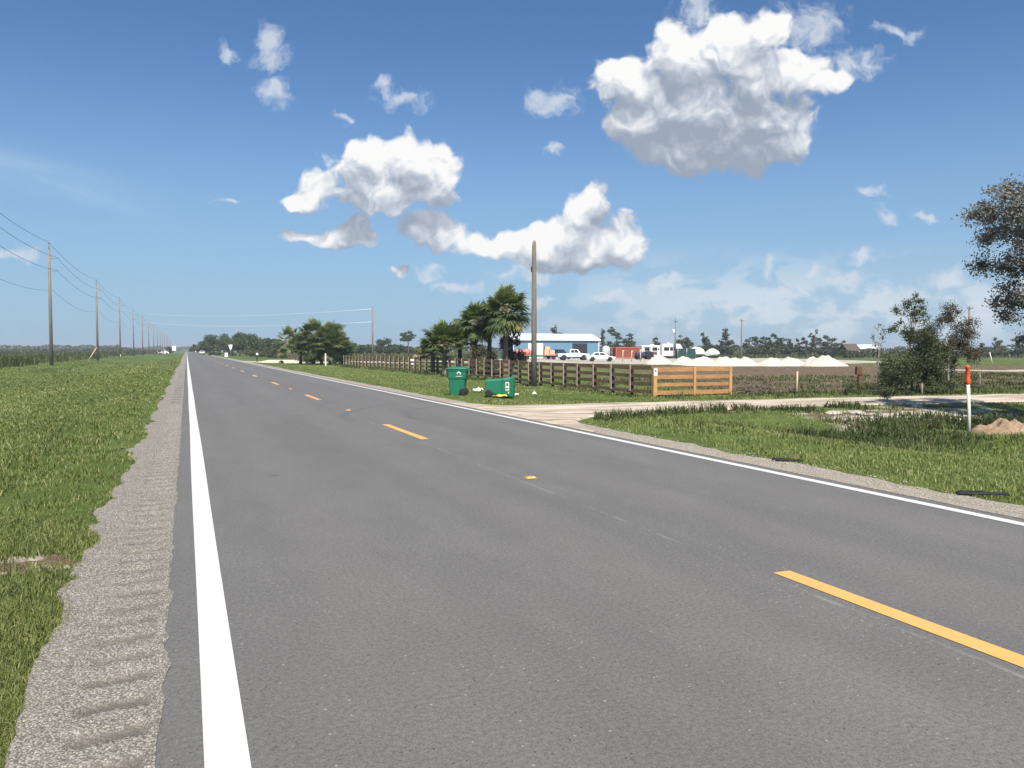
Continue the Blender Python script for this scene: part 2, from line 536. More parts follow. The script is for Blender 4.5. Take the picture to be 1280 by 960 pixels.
def paint(name, col, wear):
    m, N, b = new_mat(name)
    p = pos(N)
    w = N.noise(p, 55, 4, 0.7)
    w2 = N.noise(p, 3.0, 4, 0.6)
    f = N.rng(N.m('ADD', N.m('MULTIPLY', w, 0.6), N.m('MULTIPLY', w2, 0.4)), 0.60, 0.70, 0.0, wear)
    c = N.mix(N.rng(w2, 0.3, 0.7), tuple(x * 0.93 for x in col), col)
    N.put(b.inputs['Base Color'], N.mix(f, c, (0.14, 0.13, 0.12)))
    b.inputs['Roughness'].default_value = 0.6
    bump(N, b, w, 0.3, 0.003)
    return m
M['white_paint'] = paint('white_road_paint', (0.55, 0.54, 0.515), 0.75)
M['yellow_paint'] = paint('yellow_road_paint', (0.66, 0.335, 0.105), 0.6)

def gravel(name, lo, hi, sc=60, bs=0.9):
    m, N, b = new_mat(name)
    p = pos(N)
    v1 = N.voro(p, sc, 'F1')
    vc = N.voro(p, sc, 'F1', out='Color')
    s = N.n('ShaderNodeSeparateColor'); N.put(s.inputs[0], vc)
    n = N.noise(p, sc * 2.6, 3, 0.7)
    big = N.noise(p, 1.6, 5, 0.6)
    t = N.m('ADD', N.m('MULTIPLY', s.outputs[0], 0.50), N.m('ADD', N.m('MULTIPLY', n, 0.30), N.m('MULTIPLY', big, 0.24)))
    c = N.mix(N.rng(t, 0.28, 0.80), lo, hi)
    c = N.mix(N.rng(v1, 0.36, 0.62, 0.0, 0.75), c, tuple(x * 0.45 for x in lo))
    c = N.mix(N.m('MULTIPLY', attr(N, 'groove'), 0.85), c, (0.125, 0.112, 0.095))      # darker tone in the pressed grooves
    N.put(b.inputs['Base Color'], c)
    b.inputs['Roughness'].default_value = 0.95
    b.inputs['Specular IOR Level'].default_value = 0.15
    bump(N, b, N.m('SUBTRACT', N.m('MULTIPLY', n, 0.5), v1), bs, 0.010)
    return m
M['gravel'] = gravel('shell_gravel', (0.20, 0.182, 0.155), (0.44, 0.405, 0.35), 95, 0.7)
M['gravel_pale'] = gravel('pale_gravel', (0.27, 0.235, 0.19), (0.56, 0.50, 0.41))
M['limestone'] = gravel('crushed_limestone', (0.42, 0.38, 0.315), (0.62, 0.57, 0.48), 22, 0.5)
M['stone'] = simple('loose_stone', (0.36, 0.33, 0.28), 0.9, 0.35, 14, bumps=0.4)

def sand():
    m, N, b = new_mat('sandy_track')
    p = pos(N)
    big = N.noise(N.v('MULTIPLY', p, (0.34, 1.7, 1)), 1.0, 7, 0.66)
    fine = N.noise(p, 30, 4, 0.7)
    c = N.ramp(N.m('ADD', N.m('MULTIPLY', big, 0.75), N.m('MULTIPLY', fine, 0.25)),
               [(0.34, (0.15, 0.115, 0.080)), (0.44, (0.29, 0.235, 0.175)), (0.53, (0.44, 0.375, 0.295)), (0.66, (0.56, 0.50, 0.41))])
    N.put(b.inputs['Base Color'], c)
    b.inputs['Roughness'].default_value = 0.95
    b.inputs['Specular IOR Level'].default_value = 0.1
    bump(N, b, fine, 0.5, 0.02)
    return m
M['sand'] = sand()

def ground_mat():
    m, N, b = new_mat('ground_cover')
    p = pos(N)
    soil = attr(N, 'soil'); scrub = attr(N, 'scrub')
    n1 = N.noise(p, 0.9, 6, 0.62); n2 = N.noise(p, 7.0, 5, 0.7); n3 = N.noise(p, 45, 3, 0.7)
    nl = N.noise(N.v('MULTIPLY', p, (0.10, 0.035, 1)), 1.0, 5, 0.6)
    t = N.m('ADD', N.m('MULTIPLY', n1, 0.45), N.m('ADD', N.m('MULTIPLY', n2, 0.35), N.m('MULTIPLY', n3, 0.2)))
    g = N.ramp(t, [(0.30, (0.030, 0.040, 0.012)), (0.48, (0.066, 0.093, 0.024)), (0.62, (0.105, 0.140, 0.038)), (0.78, (0.17, 0.165, 0.07))])
    g = N.mix(N.m('MULTIPLY', N.rng(nl, 0.42, 0.62), 0.55), g, (0.125, 0.175, 0.040))
    sc = N.ramp(t, [(0.30, (0.035, 0.038, 0.016)), (0.5, (0.075, 0.082, 0.034)), (0.66, (0.13, 0.118, 0.06)), (0.8, (0.19, 0.155, 0.09))])
    so = N.ramp(t, [(0.28, (0.060, 0.040, 0.026)), (0.5, (0.125, 0.087, 0.060)), (0.64, (0.175, 0.128, 0.092)), (0.8, (0.28, 0.225, 0.17))])
    pl = N.noise(N.v('MULTIPLY', p, (0.75, 1.5, 1)), 1.0, 5, 0.65)
    so = N.mix(N.m('MULTIPLY', attr(N, 'pale'), N.rng(pl, 0.46, 0.54, 0, 1, True)), so, (0.46, 0.41, 0.34))
    sfac = N.rng(N.m('ADD', soil, N.m('MULTIPLY', N.m('SUBTRACT', N.noise(N.v('MULTIPLY', p, (0.22, 0.6, 1)), 1.0, 6, 0.6), 0.5), 1.1)), 0.42, 0.62, 0, 1, True)
    c = N.mix(N.rng(N.m('ADD', scrub, N.m('MULTIPLY', N.m('SUBTRACT', n1, 0.5), 0.8)), 0.35, 0.65, 0, 1, True), g, sc)
    c = N.mix(sfac, c, so)
    N.put(b.inputs['Base Color'], c)
    b.inputs['Roughness'].default_value = 0.95
    b.inputs['Specular IOR Level'].default_value = 0.1
    bump(N, b, n2, 0.9, 0.06)
    return m
M['ground'] = ground_mat()
M['grass'] = leafy('grass_blades', [(0.0, (0.065, 0.078, 0.024)), (0.35, (0.130, 0.158, 0.045)), (0.62, (0.195, 0.220, 0.070)), (0.86, (0.270, 0.275, 0.110)), (1.0, (0.40, 0.33, 0.18))], 0.35, 0.5)
M['weeds'] = leafy('weed_blades', [(0.0, (0.028, 0.040, 0.014)), (0.4, (0.060, 0.085, 0.026)), (0.7, (0.110, 0.120, 0.045)), (1.0, (0.20, 0.15, 0.08))], 0.3, 0.6)
M['oak'] = leafy('oak_leaves', [(0.0, (0.036, 0.052, 0.020)), (0.5, (0.074, 0.104, 0.038)), (1.0, (0.130, 0.158, 0.064))], 0.32, 0.5)
M['pine'] = leafy('pine_needles', [(0.0, (0.030, 0.046, 0.022)), (0.5, (0.064, 0.094, 0.040)), (1.0, (0.115, 0.140, 0.062))], 0.22, 0.55)
M['willow'] = leafy('shrub_leaves', [(0.0, (0.044, 0.054, 0.027)), (0.5, (0.086, 0.100, 0.048)), (1.0, (0.15, 0.145, 0.08))], 0.34, 0.55)
M['grey_leaf'] = leafy('dusty_leaves', [(0.0, (0.10, 0.098, 0.088)), (0.5, (0.20, 0.195, 0.175)), (1.0, (0.36, 0.34, 0.31))], 0.2, 0.6, (1, 1, 0.8))
M['brown_leaf'] = leafy('drying_leaves', [(0.0, (0.040, 0.034, 0.020)), (0.5, (0.085, 0.075, 0.042)), (1.0, (0.17, 0.14, 0.085))], 0.25, 0.6)
M['palm'] = leafy('palm_fronds', [(0.0, (0.042, 0.062, 0.024)), (0.45, (0.090, 0.130, 0.048)), (0.8, (0.165, 0.195, 0.075)), (1.0, (0.30, 0.26, 0.12))], 0.34, 0.42)
M['dead_frond'] = leafy('dead_fronds', [(0.0, (0.09, 0.06, 0.035)), (1.0, (0.26, 0.19, 0.12))], 0.2, 0.7)
M['bark'] = wood('bark', (0.075, 0.058, 0.045), (0.20, 0.165, 0.13), 0.6)
M['pale_bark'] = wood('pale_bark', (0.24, 0.21, 0.18), (0.46, 0.42, 0.36), 0.8)
M['palm_bark'] = wood('palm_trunk', (0.11, 0.075, 0.052), (0.30, 0.21, 0.155), 0.6)
M['pole'] = wood('weathered_pole', (0.125, 0.105, 0.085), (0.27, 0.235, 0.195), 0.5)
M['old_board'] = wood('old_brown_board', (0.150, 0.086, 0.055), (0.270, 0.165, 0.108), 0.8, vertical=False)
M['batten'] = wood('tan_batten', (0.36, 0.265, 0.175), (0.60, 0.48, 0.34), 0.9)
M['tarred_post'] = wood('tarred_post', (0.018, 0.016, 0.014), (0.05, 0.043, 0.036), 0.9)
M['cedar'] = wood('new_cedar', (0.27, 0.132, 0.052), (0.46, 0.250, 0.108), 0.9, vertical=False)
M['cedar_v'] = wood('new_cedar_post', (0.32, 0.165, 0.070), (0.54, 0.315, 0.150), 0.9)
M['rust_wood'] = wood('rust_brown_post', (0.085, 0.042, 0.026), (0.17, 0.085, 0.052), 0.9)
M['insulator'] = simple('grey_insulator', (0.20, 0.25, 0.29), 0.4, 0.1)
M['wire'] = simple('black_wire', (0.055, 0.06, 0.065), 0.6, 0.1)
M['pale_wire'] = simple('bare_wire', (0.80, 0.80, 0.80), 0.35, 0.05)
M['bin'] = simple('green_plastic', (0.010, 0.135, 0.075), 0.45, 0.12, 5, 0.5, dirt=(0.035, 0.12, 0.075))
M['bin_lid'] = simple('green_plastic_lid', (0.010, 0.135, 0.080), 0.45, 0.12, 5, 0.5, dirt=(0.05, 0.12, 0.08))
M['rubber'] = simple('black_rubber', (0.018, 0.018, 0.018), 0.8, 0.2, 20)
M['decal'] = simple('white_decal', (0.60, 0.60, 0.57), 0.5, 0.15, 14)
M['decal_dark'] = simple('dark_print', (0.05, 0.06, 0.06), 0.6, 0.05)
M['white_metal'] = simple('white_metal', (0.80, 0.80, 0.78), 0.35, 0.05, 2, 0.5)
M['car_white'] = simple('white_car_paint', (0.78, 0.78, 0.76), 0.25, 0.04, 2, 0.5)
M['glass'] = simple('dark_glass', (0.015, 0.018, 0.02), 0.08, 0.1, 2, 0.5)
M['dark'] = simple('dark_trim', (0.022, 0.022, 0.024), 0.6, 0.2)
M['steel'] = simple('bare_steel', (0.42, 0.42, 0.42), 0.4, 0.15, 6, metal=0.7)
M['lamp_red'] = simple('red_lamp_lens', (0.35, 0.02, 0.02), 0.2, 0.05)
M['lamp_clear'] = simple('clear_lamp_lens', (0.75, 0.75, 0.72), 0.15, 0.05)
M['pvc'] = simple('white_pvc', (0.74, 0.71, 0.60), 0.45, 0.08, 9, 0.5, dirt=(0.42, 0.38, 0.28))
M['orange'] = simple('orange_tape', (0.72, 0.085, 0.022), 0.5, 0.15, 9)
M['concrete'] = simple('pale_concrete', (0.60, 0.57, 0.50), 0.85, 0.12, 1.5, dirt=(0.33, 0.31, 0.26), bumps=0.2)
M['paper'] = simple('litter_paper', (0.70, 0.68, 0.60), 0.7, 0.15, 8)
M['reflector'] = simple('dull_yellow_lens', (0.42, 0.24, 0.07), 0.4, 0.2, 30)
M['yellow_litter'] = simple('yellow_plastic', (0.75, 0.52, 0.07), 0.5, 0.2, 8)
M['mound'] = simple('orange_sand', (0.25, 0.178, 0.115), 0.95, 0.42, 5.5, 0.1, bumps=0.9, dirt=(0.13, 0.085, 0.05))
M['lime'] = simple('lime_rock', (0.50, 0.445, 0.365), 0.95, 0.12, 2.2, 0.1, bumps=0.4)

# ------------------------------------------------------------------ ground sheet out to the horizon
def build_ground():
    def axis(lo, hi, fine_lo, fine_hi, step, grow=1.13):
        a = list(np.arange(fine_lo, fine_hi + 1e-6, step))
        s = step
        while a[-1] < hi:
            s *= grow; a.append(a[-1] + s)
        s = step
        while a[0] > lo:
            s *= grow; a.insert(0, a[0] - s)
        return np.array(a)
    xs = axis(-5000, 6000, -16, 34, 0.30)
    xs = np.sort(np.concatenate([xs, [-0.66, 7.2]]))
    ys = axis(-300, 9000, -4, 44, 0.36, 1.10)
    X, Y = np.meshgrid(xs, ys)
    x, y = X.ravel(), Y.ravel()
    V = np.stack([x, y, gz(x, y)], 1)
    nx, ny = len(xs), len(ys)
    i = (np.arange(ny - 1)[:, None] * nx + np.arange(nx - 1)[None, :]).ravel()
    F = np.stack([i, i + 1, i + nx + 1, i + nx], 1)
    s = lambda t, a, b: np.clip((t - a) / (b - a), 0, 1)
    # bare soil: the cleared field behind the fence and along the driveway
    depth = y * CT + x * ST
    px = 640 + 1000 * (x * CT - y * ST) / np.maximum(depth, 1)
    soil = 0.80 * s(x, 19, 23) * s(y, 26.5, 29) * s(depth, 30, 33) * (1 - s(depth, 96, 112))
    soil *= 0.62 + 0.38 * s(px, 760, 960)
    soil = np.maximum(soil, 0.52 * s(x, 9.5, 13) * (1 - s(np.abs(y - DRY(x)), 2.2, 3.8)) * s(60 - x, 0, 10))
    soil = np.maximum(soil, 0.85 * np.exp(-((x - 19.0) / 4.6) ** 4 - ((y - 16.0) / 2.3) ** 4))
    soil = np.maximum(soil, 0.40 * s(x, 16.0, 17.2) * (1 - s(x, 18.6, 20)) * s(y, 26.5, 28))
    washed = np.exp(-((x + 1.1) / .42) ** 2 - ((y - 6.9) / .34) ** 2)          # gravel washed out into the left verge
    soil = np.maximum(soil, washed * 1.2)
    scrub = s(-x, 13.5, 18) * 0.9
    scrub = np.maximum(scrub, s(x, 21, 26) * s(depth, 150, 200) * 0.6)
    scrub = np.maximum(scrub, 0.75 * s(x, 30, 50) * s(-depth, -200, -20) * (y < 60))
    o = np_mesh('ground', V, [F], M['ground'], None, {'soil': soil, 'scrub': scrub, 'pale': np.maximum(washed * 1.4, np.exp(-((x - 19.5) / 6) ** 4 - ((y - 15.6) / 3.2) ** 4))}, True)
    tag(o, kind='structure')
build_ground()

# ------------------------------------------------------------------ road, paint, shoulders
def build_road():
    ys = [-60, 0, 30, 80, 160, 400, 1000, 2600]
    mb = MB()
    xl, xr, t = -0.14, 7.2, 0.0
    for a, b in zip(ys[:-1], ys[1:]):
        v = [(xl, a, t), (xr, a, t), (xr, b, t), (xl, b, t)]
        mb.add(v, [(0, 1, 2, 3)])
        mb.add([(xl, a, -.1), (xl, a, t), (xl, b, t), (xl, b, -.1)], [(0, 1, 2, 3)])
        mb.add([(xr, a, t), (xr, a, -.1), (xr, b, -.1), (xr, b, t)], [(0, 1, 2, 3)])
    tag(mb.build('road', M['asphalt']), kind='structure')
    def sheet(name, x0, x1, spans, mat, z=0.004):
        q = MB()
        for a, b in spans:
            n = max(1, int((b - a) / 1.0)) if a < 40 else 1
            jit = lambda k, s: 0.004 * math.sin(k * 12.9898 + s)
            for i in range(n):
                ya, yb = a + (b - a) * i / n, a + (b - a) * (i + 1) / n
                q.add([(x0 + jit(ya, 0), ya, z), (x1 + jit(ya, 2), ya, z), (x1 + jit(yb, 2), yb, z), (x0 + jit(yb, 0), yb, z)], [(0, 1, 2, 3)])
        tag(q.build(name, mat), kind='structure')
    spans = [(-20, 40), (40, 400), (400, 2600)]
    sheet('road_edge_line', 0.034, 0.202, spans, M['white_paint'])
    sheet('road_edge_line', 6.90, 7.04, spans, M['white_paint'])
    # broken yellow centre line: 3.05 m dashes every 12.19 m
    f0 = spot(980, H * 1000 / 280.0)[1]
    sheet('road_centre_line', 3.805, 3.955, [(f0 - 3.05 + 12.19 * k, f0 + 12.19 * k) for k in range(-1, 40)], M['yellow_paint'])
build_road()

def left_edge(y):                          # where the grass takes over from the gravel, left of the road
    y = np.asarray(y, float)
    return -0.70 + 0.34 * (fbm(y * 0.55, y * 0 + 3.1, 3) - 0.5) + 0.16 * (fbm(y * 3.0, y * 0 + 8.7, 2) - .5)
def right_edge(y):
    y = np.asarray(y, float)
    return 7.92 + 0.30 * (fbm(y * 0.6, y * 0 + 21.1, 3) - 0.5) + 0.14 * (fbm(y * 3.3, y * 0 + 33.7, 2) - .5)

def build_shoulders():
    # left: shell gravel with the rumble grooves pressed into it, 0.3 m apart
    ys = np.concatenate([np.arange(-2, 26, 0.025), np.arange(26, 70, 0.25), np.array([80, 100, 140, 200, 300, 500, 900, 2600])])
    us = np.linspace(0, 1, 34)
    Y, U = np.meshgrid(ys, us, indexing='ij')
    far = np.interp(Y[:, :1], [0, 60, 200], [0.06, 0.12, 0.3])
    x0 = -0.137 + 0.045 * vnoise(Y[:, :1] * 7, Y[:, :1] * 0 + 12.2) ** 2
    X = x0 - U * (-left_edge(Y[:, :1]) + far + 0.10 * (vnoise(Y[:, :1] * 6, Y[:, :1] * 0 + 2.2) - .5) + x0)
    z = -0.002 - 0.026 * U + 0.014 * (fbm(X * 9, Y * 9, 3) - .5)
    gro = (np.sin(2 * np.pi * Y / 0.297 + 0.8 * (vnoise(X * 3, Y * 3) - .5)))
    msk = np.clip((X + 0.50) / .06, 0, 1) * np.clip((-0.17 - X) / .03, 0, 1) * (0.6 + 0.8 * vnoise(X * 0 + 4, Y * 1.3))
    grv = msk * np.clip(gro * 1.7 - .1, 0, 1) * (Y < 70)
    z = z - 0.028 * grv
    z = z + 0.012 * (np.random.default_rng(5).random(z.shape) - .5) * (Y < 26)
    z = np.where(X > -0.1405, np.maximum(z, .004 + .010 * vnoise(X * 40, Y * 40) * (U > 0)), z)
    z = np.where(U == 1, gz(X, Y) - .02, z)
    V = np.stack([X.ravel(), Y.ravel(), z.ravel()], 1)
    n = len(us)
    i = (np.arange(len(ys) - 1)[:, None] * n + np.arange(n - 1)[None, :]).ravel()
    F = np.stack([i, i + n, i + n + 1, i + 1], 1)
    tag(np_mesh('gravel_shoulder', V, [F], M['gravel'], None, {'groove': (grv * (.7 + .6 * fbm(X * 8, Y * 8, 2))).ravel()}, True), kind='structure')
    ys = np.concatenate([np.arange(2, 40, 0.12), np.arange(40, 120, 1.0), np.array([140, 200, 300, 500, 900, 2600])])
    us = np.linspace(0, 1, 12)
    Y, U = np.meshgrid(ys, us, indexing='ij')
    x0 = 7.197 - 0.05 * vnoise(Y[:, :1] * 4, Y[:, :1] * 0 + 16.2) ** 2
    X = x0 + U * (right_edge(Y[:, :1]) + 0.06 + 0.12 * (vnoise(Y[:, :1] * 5, Y[:, :1] * 0 + 6.2) - .5) - x0)
    z = -0.004 - 0.022 * U + 0.014 * (fbm(X * 7, Y * 7, 3) - .5)
    z = np.where(U == 1, gz(X, Y) - .02, z)
    z = np.where(X < 7.2005, np.maximum(z, .004 + .010 * vnoise(X * 40, Y * 40) * (U > 0)), z)
    V = np.stack([X.ravel(), Y.ravel(), z.ravel()], 1)
    n = len(us)
    i = (np.arange(len(ys) - 1)[:, None] * n + np.arange(n - 1)[None, :]).ravel()
    F = np.stack([i, i + 1, i + n + 1, i + n], 1)
    tag(np_mesh('gravel_shoulder', V, [F], M['gravel_pale'], None, None, True), kind='structure')
build_shoulders()

def strip(name, path, half, mat, lift=0.03, rough=0.25, step=0.25, cross=14, kind='structure'):
    """a track of loose material laid along a path of (x, y), with an uneven edge, following the ground"""
    P = np.array(path, float); Hf = np.array(half, float)
    seg = np.r_[0, np.cumsum(np.hypot(*np.diff(P, axis=0).T))]
    s = np.arange(0, seg[-1] + step * .5, step)
    cx = np.interp(s, seg, P[:, 0]); cy = np.interp(s, seg, P[:, 1])
    hh = np.interp(s, seg, Hf)
    tx = np.gradient(cx); ty = np.gradient(cy); l = np.hypot(tx, ty); nx, ny = -ty / l, tx / l
    hl = hh + rough * 2 * (fbm(s * 0.8, s * 0 + seg[-1], 3) - .5); hr = hh + rough * 2 * (fbm(s * 0.8, s * 0 + 50 + seg[-1], 3) - .5)
    us = np.linspace(-1, 1, cross)
    wid = np.where(us[None, :] > 0, hl[:, None], hr[:, None]) * us[None, :]
    X = cx[:, None] + nx[:, None] * wid; Y = cy[:, None] + ny[:, None] * wid
    Z = gz(X, Y) + lift + 0.02 * (fbm(X * 1.7, Y * 1.7, 3) - .5)
    Z[:, 0] -= lift + .03; Z[:, -1] -= lift + .03
    V = np.stack([X.ravel(), Y.ravel(), Z.ravel()], 1)
    n = cross
    i = (np.arange(len(s) - 1)[:, None] * n + np.arange(n - 1)[None, :]).ravel()
    F = np.stack([i, i + n, i + n + 1, i + 1], 1)
    return tag(np_mesh(name, V, [F[:, ::-1]], mat, None, None, True), kind=kind)

# sandy driveway from the road, past the new board fence, to the right
dry_x = [7.35, 8.2, 9.5, 12, 16, 20, 26, 34, 48, 70]
dry_w = [4.6, 3.0, 2.3, 1.9, 1.75, 1.65, 1.7, 1.6, 1.6, 1.6]
def build_driveway():
    xs = np.arange(7.215, 70, 0.16)
    w = np.interp(xs, dry_x, dry_w)
    lo = DRY(xs) - w + .6 * (fbm(xs * .7, xs * 0 + 4, 4) - .5); hi = DRY(xs) + w + .6 * (fbm(xs * .7, xs * 0 + 44, 4) - .5)
    us = np.linspace(0, 1, 40)
    X = np.repeat(xs[:, None], 40, 1); Y = lo[:, None] + (hi - lo)[:, None] * us
    X[1:] += .12 * (vnoise(X[1:] * 3, Y[1:] * 3) - .5)
    Z = gz(X, Y) + .035 + .022 * (fbm(X * 1.7, Y * 1.7, 4) - .5)
    rut = np.exp(-((Y - DRY(xs)[:, None] - .85) / .28) ** 2) + np.exp(-((Y - DRY(xs)[:, None] + .85) / .28) ** 2)
    Z -= .03 * rut * np.clip((X - 9) / 3, 0, 1)
    Z[:, 0] -= .06; Z[:, -1] -= .06
    Z[0] = .002; Z[1] = .004
    V = np.stack([X.ravel(), Y.ravel(), Z.ravel()], 1)
    i = (np.arange(len(xs) - 1)[:, None] * 40 + np.arange(39)[None, :]).ravel()
    F = np.stack([i, i + 40, i + 41, i + 1], 1)
    tag(np_mesh('driveway', V, [F], M['sand'], None, None, True), kind='structure')
build_driveway()
# white limestone yard and the track that runs along the fence to it
strip('yard', [spot(612, 150), spot(800, 150), spot(1060, 150)], [40, 40, 42], M['limestone'], 0.03, 2.0, 2.0)
strip('track', [spot(418, 132), spot(520, 135), spot(625, 132)], [3.2, 3.6, 4.2], M['limestone'], 0.05, 0.5, 1.0)
strip('track', [spot(1150, 74), spot(1230, 74), spot(1500, 76)], [1.2, 1.5, 1.8], M['limestone'], 0.05, 0.4, 0.8)
# far driveway with a culvert, over the right-hand ditch
D2 = spot(346, 112)[1] + 4.0
strip('driveway', [(7.2, D2), (10, D2), (17, D2), (40, D2)], [7, 5, 4, 4], M['limestone'], 0.05, 0.3, 0.5)

# ------------------------------------------------------------------ grass
def blades(name, x, y, L, Wd, tone, mat, lean=0.45, label=None, kind='stuff', wind=(0.0, 0.0)):
    n = len(x)
    r = RG.random
    a = r(n) * 2 * np.pi
    dx, dy = np.cos(a), np.sin(a)
    ln = lean * (0.25 + r(n)) 
    a2 = r(n) * 2 * np.pi
    lx, ly = np.cos(a2) * ln + wind[0], np.sin(a2) * ln + wind[1]
    z = gz(x, y) - 0.01
    base = np.stack([x, y, z], 1)
    side = np.stack([dx, dy, 0 * dx], 1) * (Wd / 2)[:, None]
    mid = base + np.stack([lx * L * .35, ly * L * .35, L * .62], 1)
    tip = base + np.stack([lx * L * 1.15, ly * L * 1.15, L * (1.0 - 0.35 * np.hypot(lx, ly))], 1)
    V = np.stack([base - side, base + side, mid - side * .8, mid + side * .8, tip], 1).reshape(-1, 3)
    b = np.arange(n)[:, None] * 5
    F = [b + np.array([[0, 1, 3, 2]]), b + np.array([[2, 3, 4]])]
    o = np_mesh(name, V, F, mat, None, np.repeat(np.clip(tone, 0, 1), 5))
    if label: o['label'] = label
    o['kind'] = kind
    return o

def polar(n, r0, r1, a0, a1, power=0.0):
    lr = RG.random(n) * (math.log(r1) - math.log(r0)) + math.log(r0)
    rr = np.exp(lr)
    a = np.radians(a0 + (a1 - a0) * RG.random(n))
    return rr * np.sin(a), rr * np.cos(a), rr

def dry_mask(x, y, grow=0.0):
    hw = np.interp(x, dry_x, dry_w) + grow
    edge = hw + 0.5 * (fbm(x * .8, y * 0 + 7, 3) - .5)
    return (np.abs(y - DRY(x)) < edge) & (x > 7.2)

def build_grass():
    # left verge
    x, y, r = polar(190000, 1.8, 150, -24, 2)
    xn, yn, rn = polar(90000, 2.0, 9, -24, 0)
    x, y, r = np.r_[x, xn], np.r_[y, yn], np.r_[r, rn]
    e = left_edge(y)
    pat = fbm(x * 0.9 + 40, y * 0.9, 4)
    spill = 0.85 * np.exp(-((x + 1.05) / .42) ** 2 - ((y - 6.9) / .26) ** 2) + .5 * np.exp(-((x + 1.5) / .3) ** 2 - ((y - 5.6) / .5) ** 2)
    keep = (x < e) & (x > -70)
    keep &= RG.random(len(x)) < np.clip(0.25 + (pat - .33) * 6, 0.18, 1)
    keep &= RG.random(len(x)) > spill * 1.25
    x, y, r, pat, e = x[keep], y[keep], r[keep], pat[keep], e[keep]
    near = np.clip((e - x) / 0.5, 0.25, 1)
    L = (0.045 + 0.065 * RG.random(len(x))) * (0.55 + 0.9 * fbm(x * 1.3, y * 1.3 + 9, 3)) * (0.6 + 0.4 * near)
    Wd = np.maximum(0.0038, 0.0009 * r) * (0.7 + 0.6 * RG.random(len(x)))
    tone = 0.47 + 0.50 * (fbm(x * .35, y * .12, 4) - .5) + 0.38 * (pat - .5) + 0.24 * (RG.random(len(x)) - .5)
    crest = np.exp(-((x + 4.6 + 0.4 * np.sin(y * .05)) / 1.3) ** 2)
    tone += 0.20 * crest + 0.30 * (fbm(x * .8 + 70, y * .035, 3) - .5)
    tone = tone + 0.05
    tone = np.where(RG.random(len(x)) < 0.08, 0.9 + 0.1 * RG.random(len(x)), tone)
    blades('grass', x, y, L, Wd, tone, M['grass'], 0.75)
    # right verge, both sides of the driveway, up to and under the fence
    x, y, r = polar(350000, 7.6, 130, 2.5, 84)
    e = right_edge(y)
    pat = fbm(x * 0.7 + 4, y * 0.7 + 60, 4)
    D = y * CT + x * ST
    px = 640 + 1000 * (x * CT - y * ST) / np.maximum(D, 1)
    keep = (x > e) & ~dry_mask(x, y, 0.15)
    keep &= ~((np.abs(y - D2) < 5.2) & (x < 40))
    field = (x > 18.6) & (y > 27)
    keep &= ~field | (RG.random(len(x)) < np.where(fbm(x * .25, y * .6, 3) > .52, 0.5, 0.12))
    scr = np.exp(-((x - 19.0) / 4.6) ** 4 - ((y - 16.0) / 2.3) ** 4)
    keep &= RG.random(len(x)) > scr * 0.88
    keep &= RG.random(len(x)) < np.clip(0.3 + (pat - .33) * 6, 0.2, 1)
    keep &= D < 112
    x, y, r, pat, e = x[keep], y[keep], r[keep], pat[keep], e[keep]
    L = (0.04 + 0.055 * RG.random(len(x))) * (0.55 + 0.9 * fbm(x * .9, y * .9 + 9, 3)) * np.clip(.5 + (x - e) / 1.2, .5, 1)
    L *= np.where(y > 24, 0.7, 1.0)
    Wd = np.maximum(0.006, 0.0010 * r) * (0.7 + 0.6 * RG.random(len(x)))
    tone = 0.60 + 0.55 * (fbm(x * .3, y * .3, 4) - .5) + 0.35 * (pat - .5) + 0.24 * (RG.random(len(x)) - .5)
    tone = np.where(RG.random(len(x)) < 0.045, 0.9 + 0.1 * RG.random(len(x)), tone)
    tone += np.where(y > 27.5, 0.10, 0.0)
    blades('grass', x, y, L, Wd, tone, M['grass'], 0.65)
    # rank weeds in and along the ditch, at the fence foot and about the far field
    n = 15000
    x = np.r_[RG.normal(15.8, 2.8, n), RG.uniform(8.7, 20, 5000), RG.uniform(19, 60, 16000), RG.uniform(15.9, 17.1, 5000), RG.uniform(17, 45, 9000)]
    y = np.r_[RG.normal(13.9, 1.15, n), np.full(5000, 0) , RG.uniform(27, 45, 16000), RG.uniform(27, 95, 5000), RG.uniform(24, 30, 9000)]
    y[n:n + 5000] = DRY(x[n:n + 5000]) - np.interp(x[n:n + 5000], dry_x, dry_w) - 0.1 - np.abs(RG.normal(0, .45, 5000))
    clump = fbm(x * 0.8, y * 0.8 + 30, 3)
    keep = (clump > 0.47) & (x > right_edge(y) + 1.0) & ~dry_mask(x, y, 0.05)
    x, y = x[keep], y[keep]
    r = np.hypot(x, y)
    L = (0.08 + 0.20 * RG.random(len(x)) ** 1.8) * (0.4 + 1.1 * fbm(x * .7, y * .7, 2))
    Wd = np.maximum(0.010, 0.0010 * r) * (0.7 + 0.7 * RG.random(len(x)))
    tone = 0.52 + 0.9 * (fbm(x * .5 + 3, y * .5, 3) - .5) + 0.3 * (RG.random(len(x)) - .5)
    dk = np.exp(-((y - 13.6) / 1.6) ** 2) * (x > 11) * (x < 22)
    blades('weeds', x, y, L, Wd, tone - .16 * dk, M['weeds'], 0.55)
    # tall marsh grass and scrub across the left-hand field
    x, y, r = polar(60000, 70, 900, -26, -1.2)
    keep = (x < -15.5 - 3 * fbm(y * .05, y * 0, 2)) & (fbm(x * .09, y * .09, 3) > .40)
    x, y, r = x[keep], y[keep], r[keep]
    L = (0.35 + 0.7 * RG.random(len(x))) * (0.4 + 1.2 * fbm(x * .05, y * .03, 2)) * (1 + r / 900)
    Wd = 0.0011 * r * (0.7 + 0.6 * RG.random(len(x)))
    tone = 0.50 + 1.0 * (fbm(x * .04, y * .02, 3) - .5) + 0.35 * (RG.random(len(x)) - .5)
    blades('marsh_grass', x, y, L, Wd, tone, M['weeds'], 0.4)
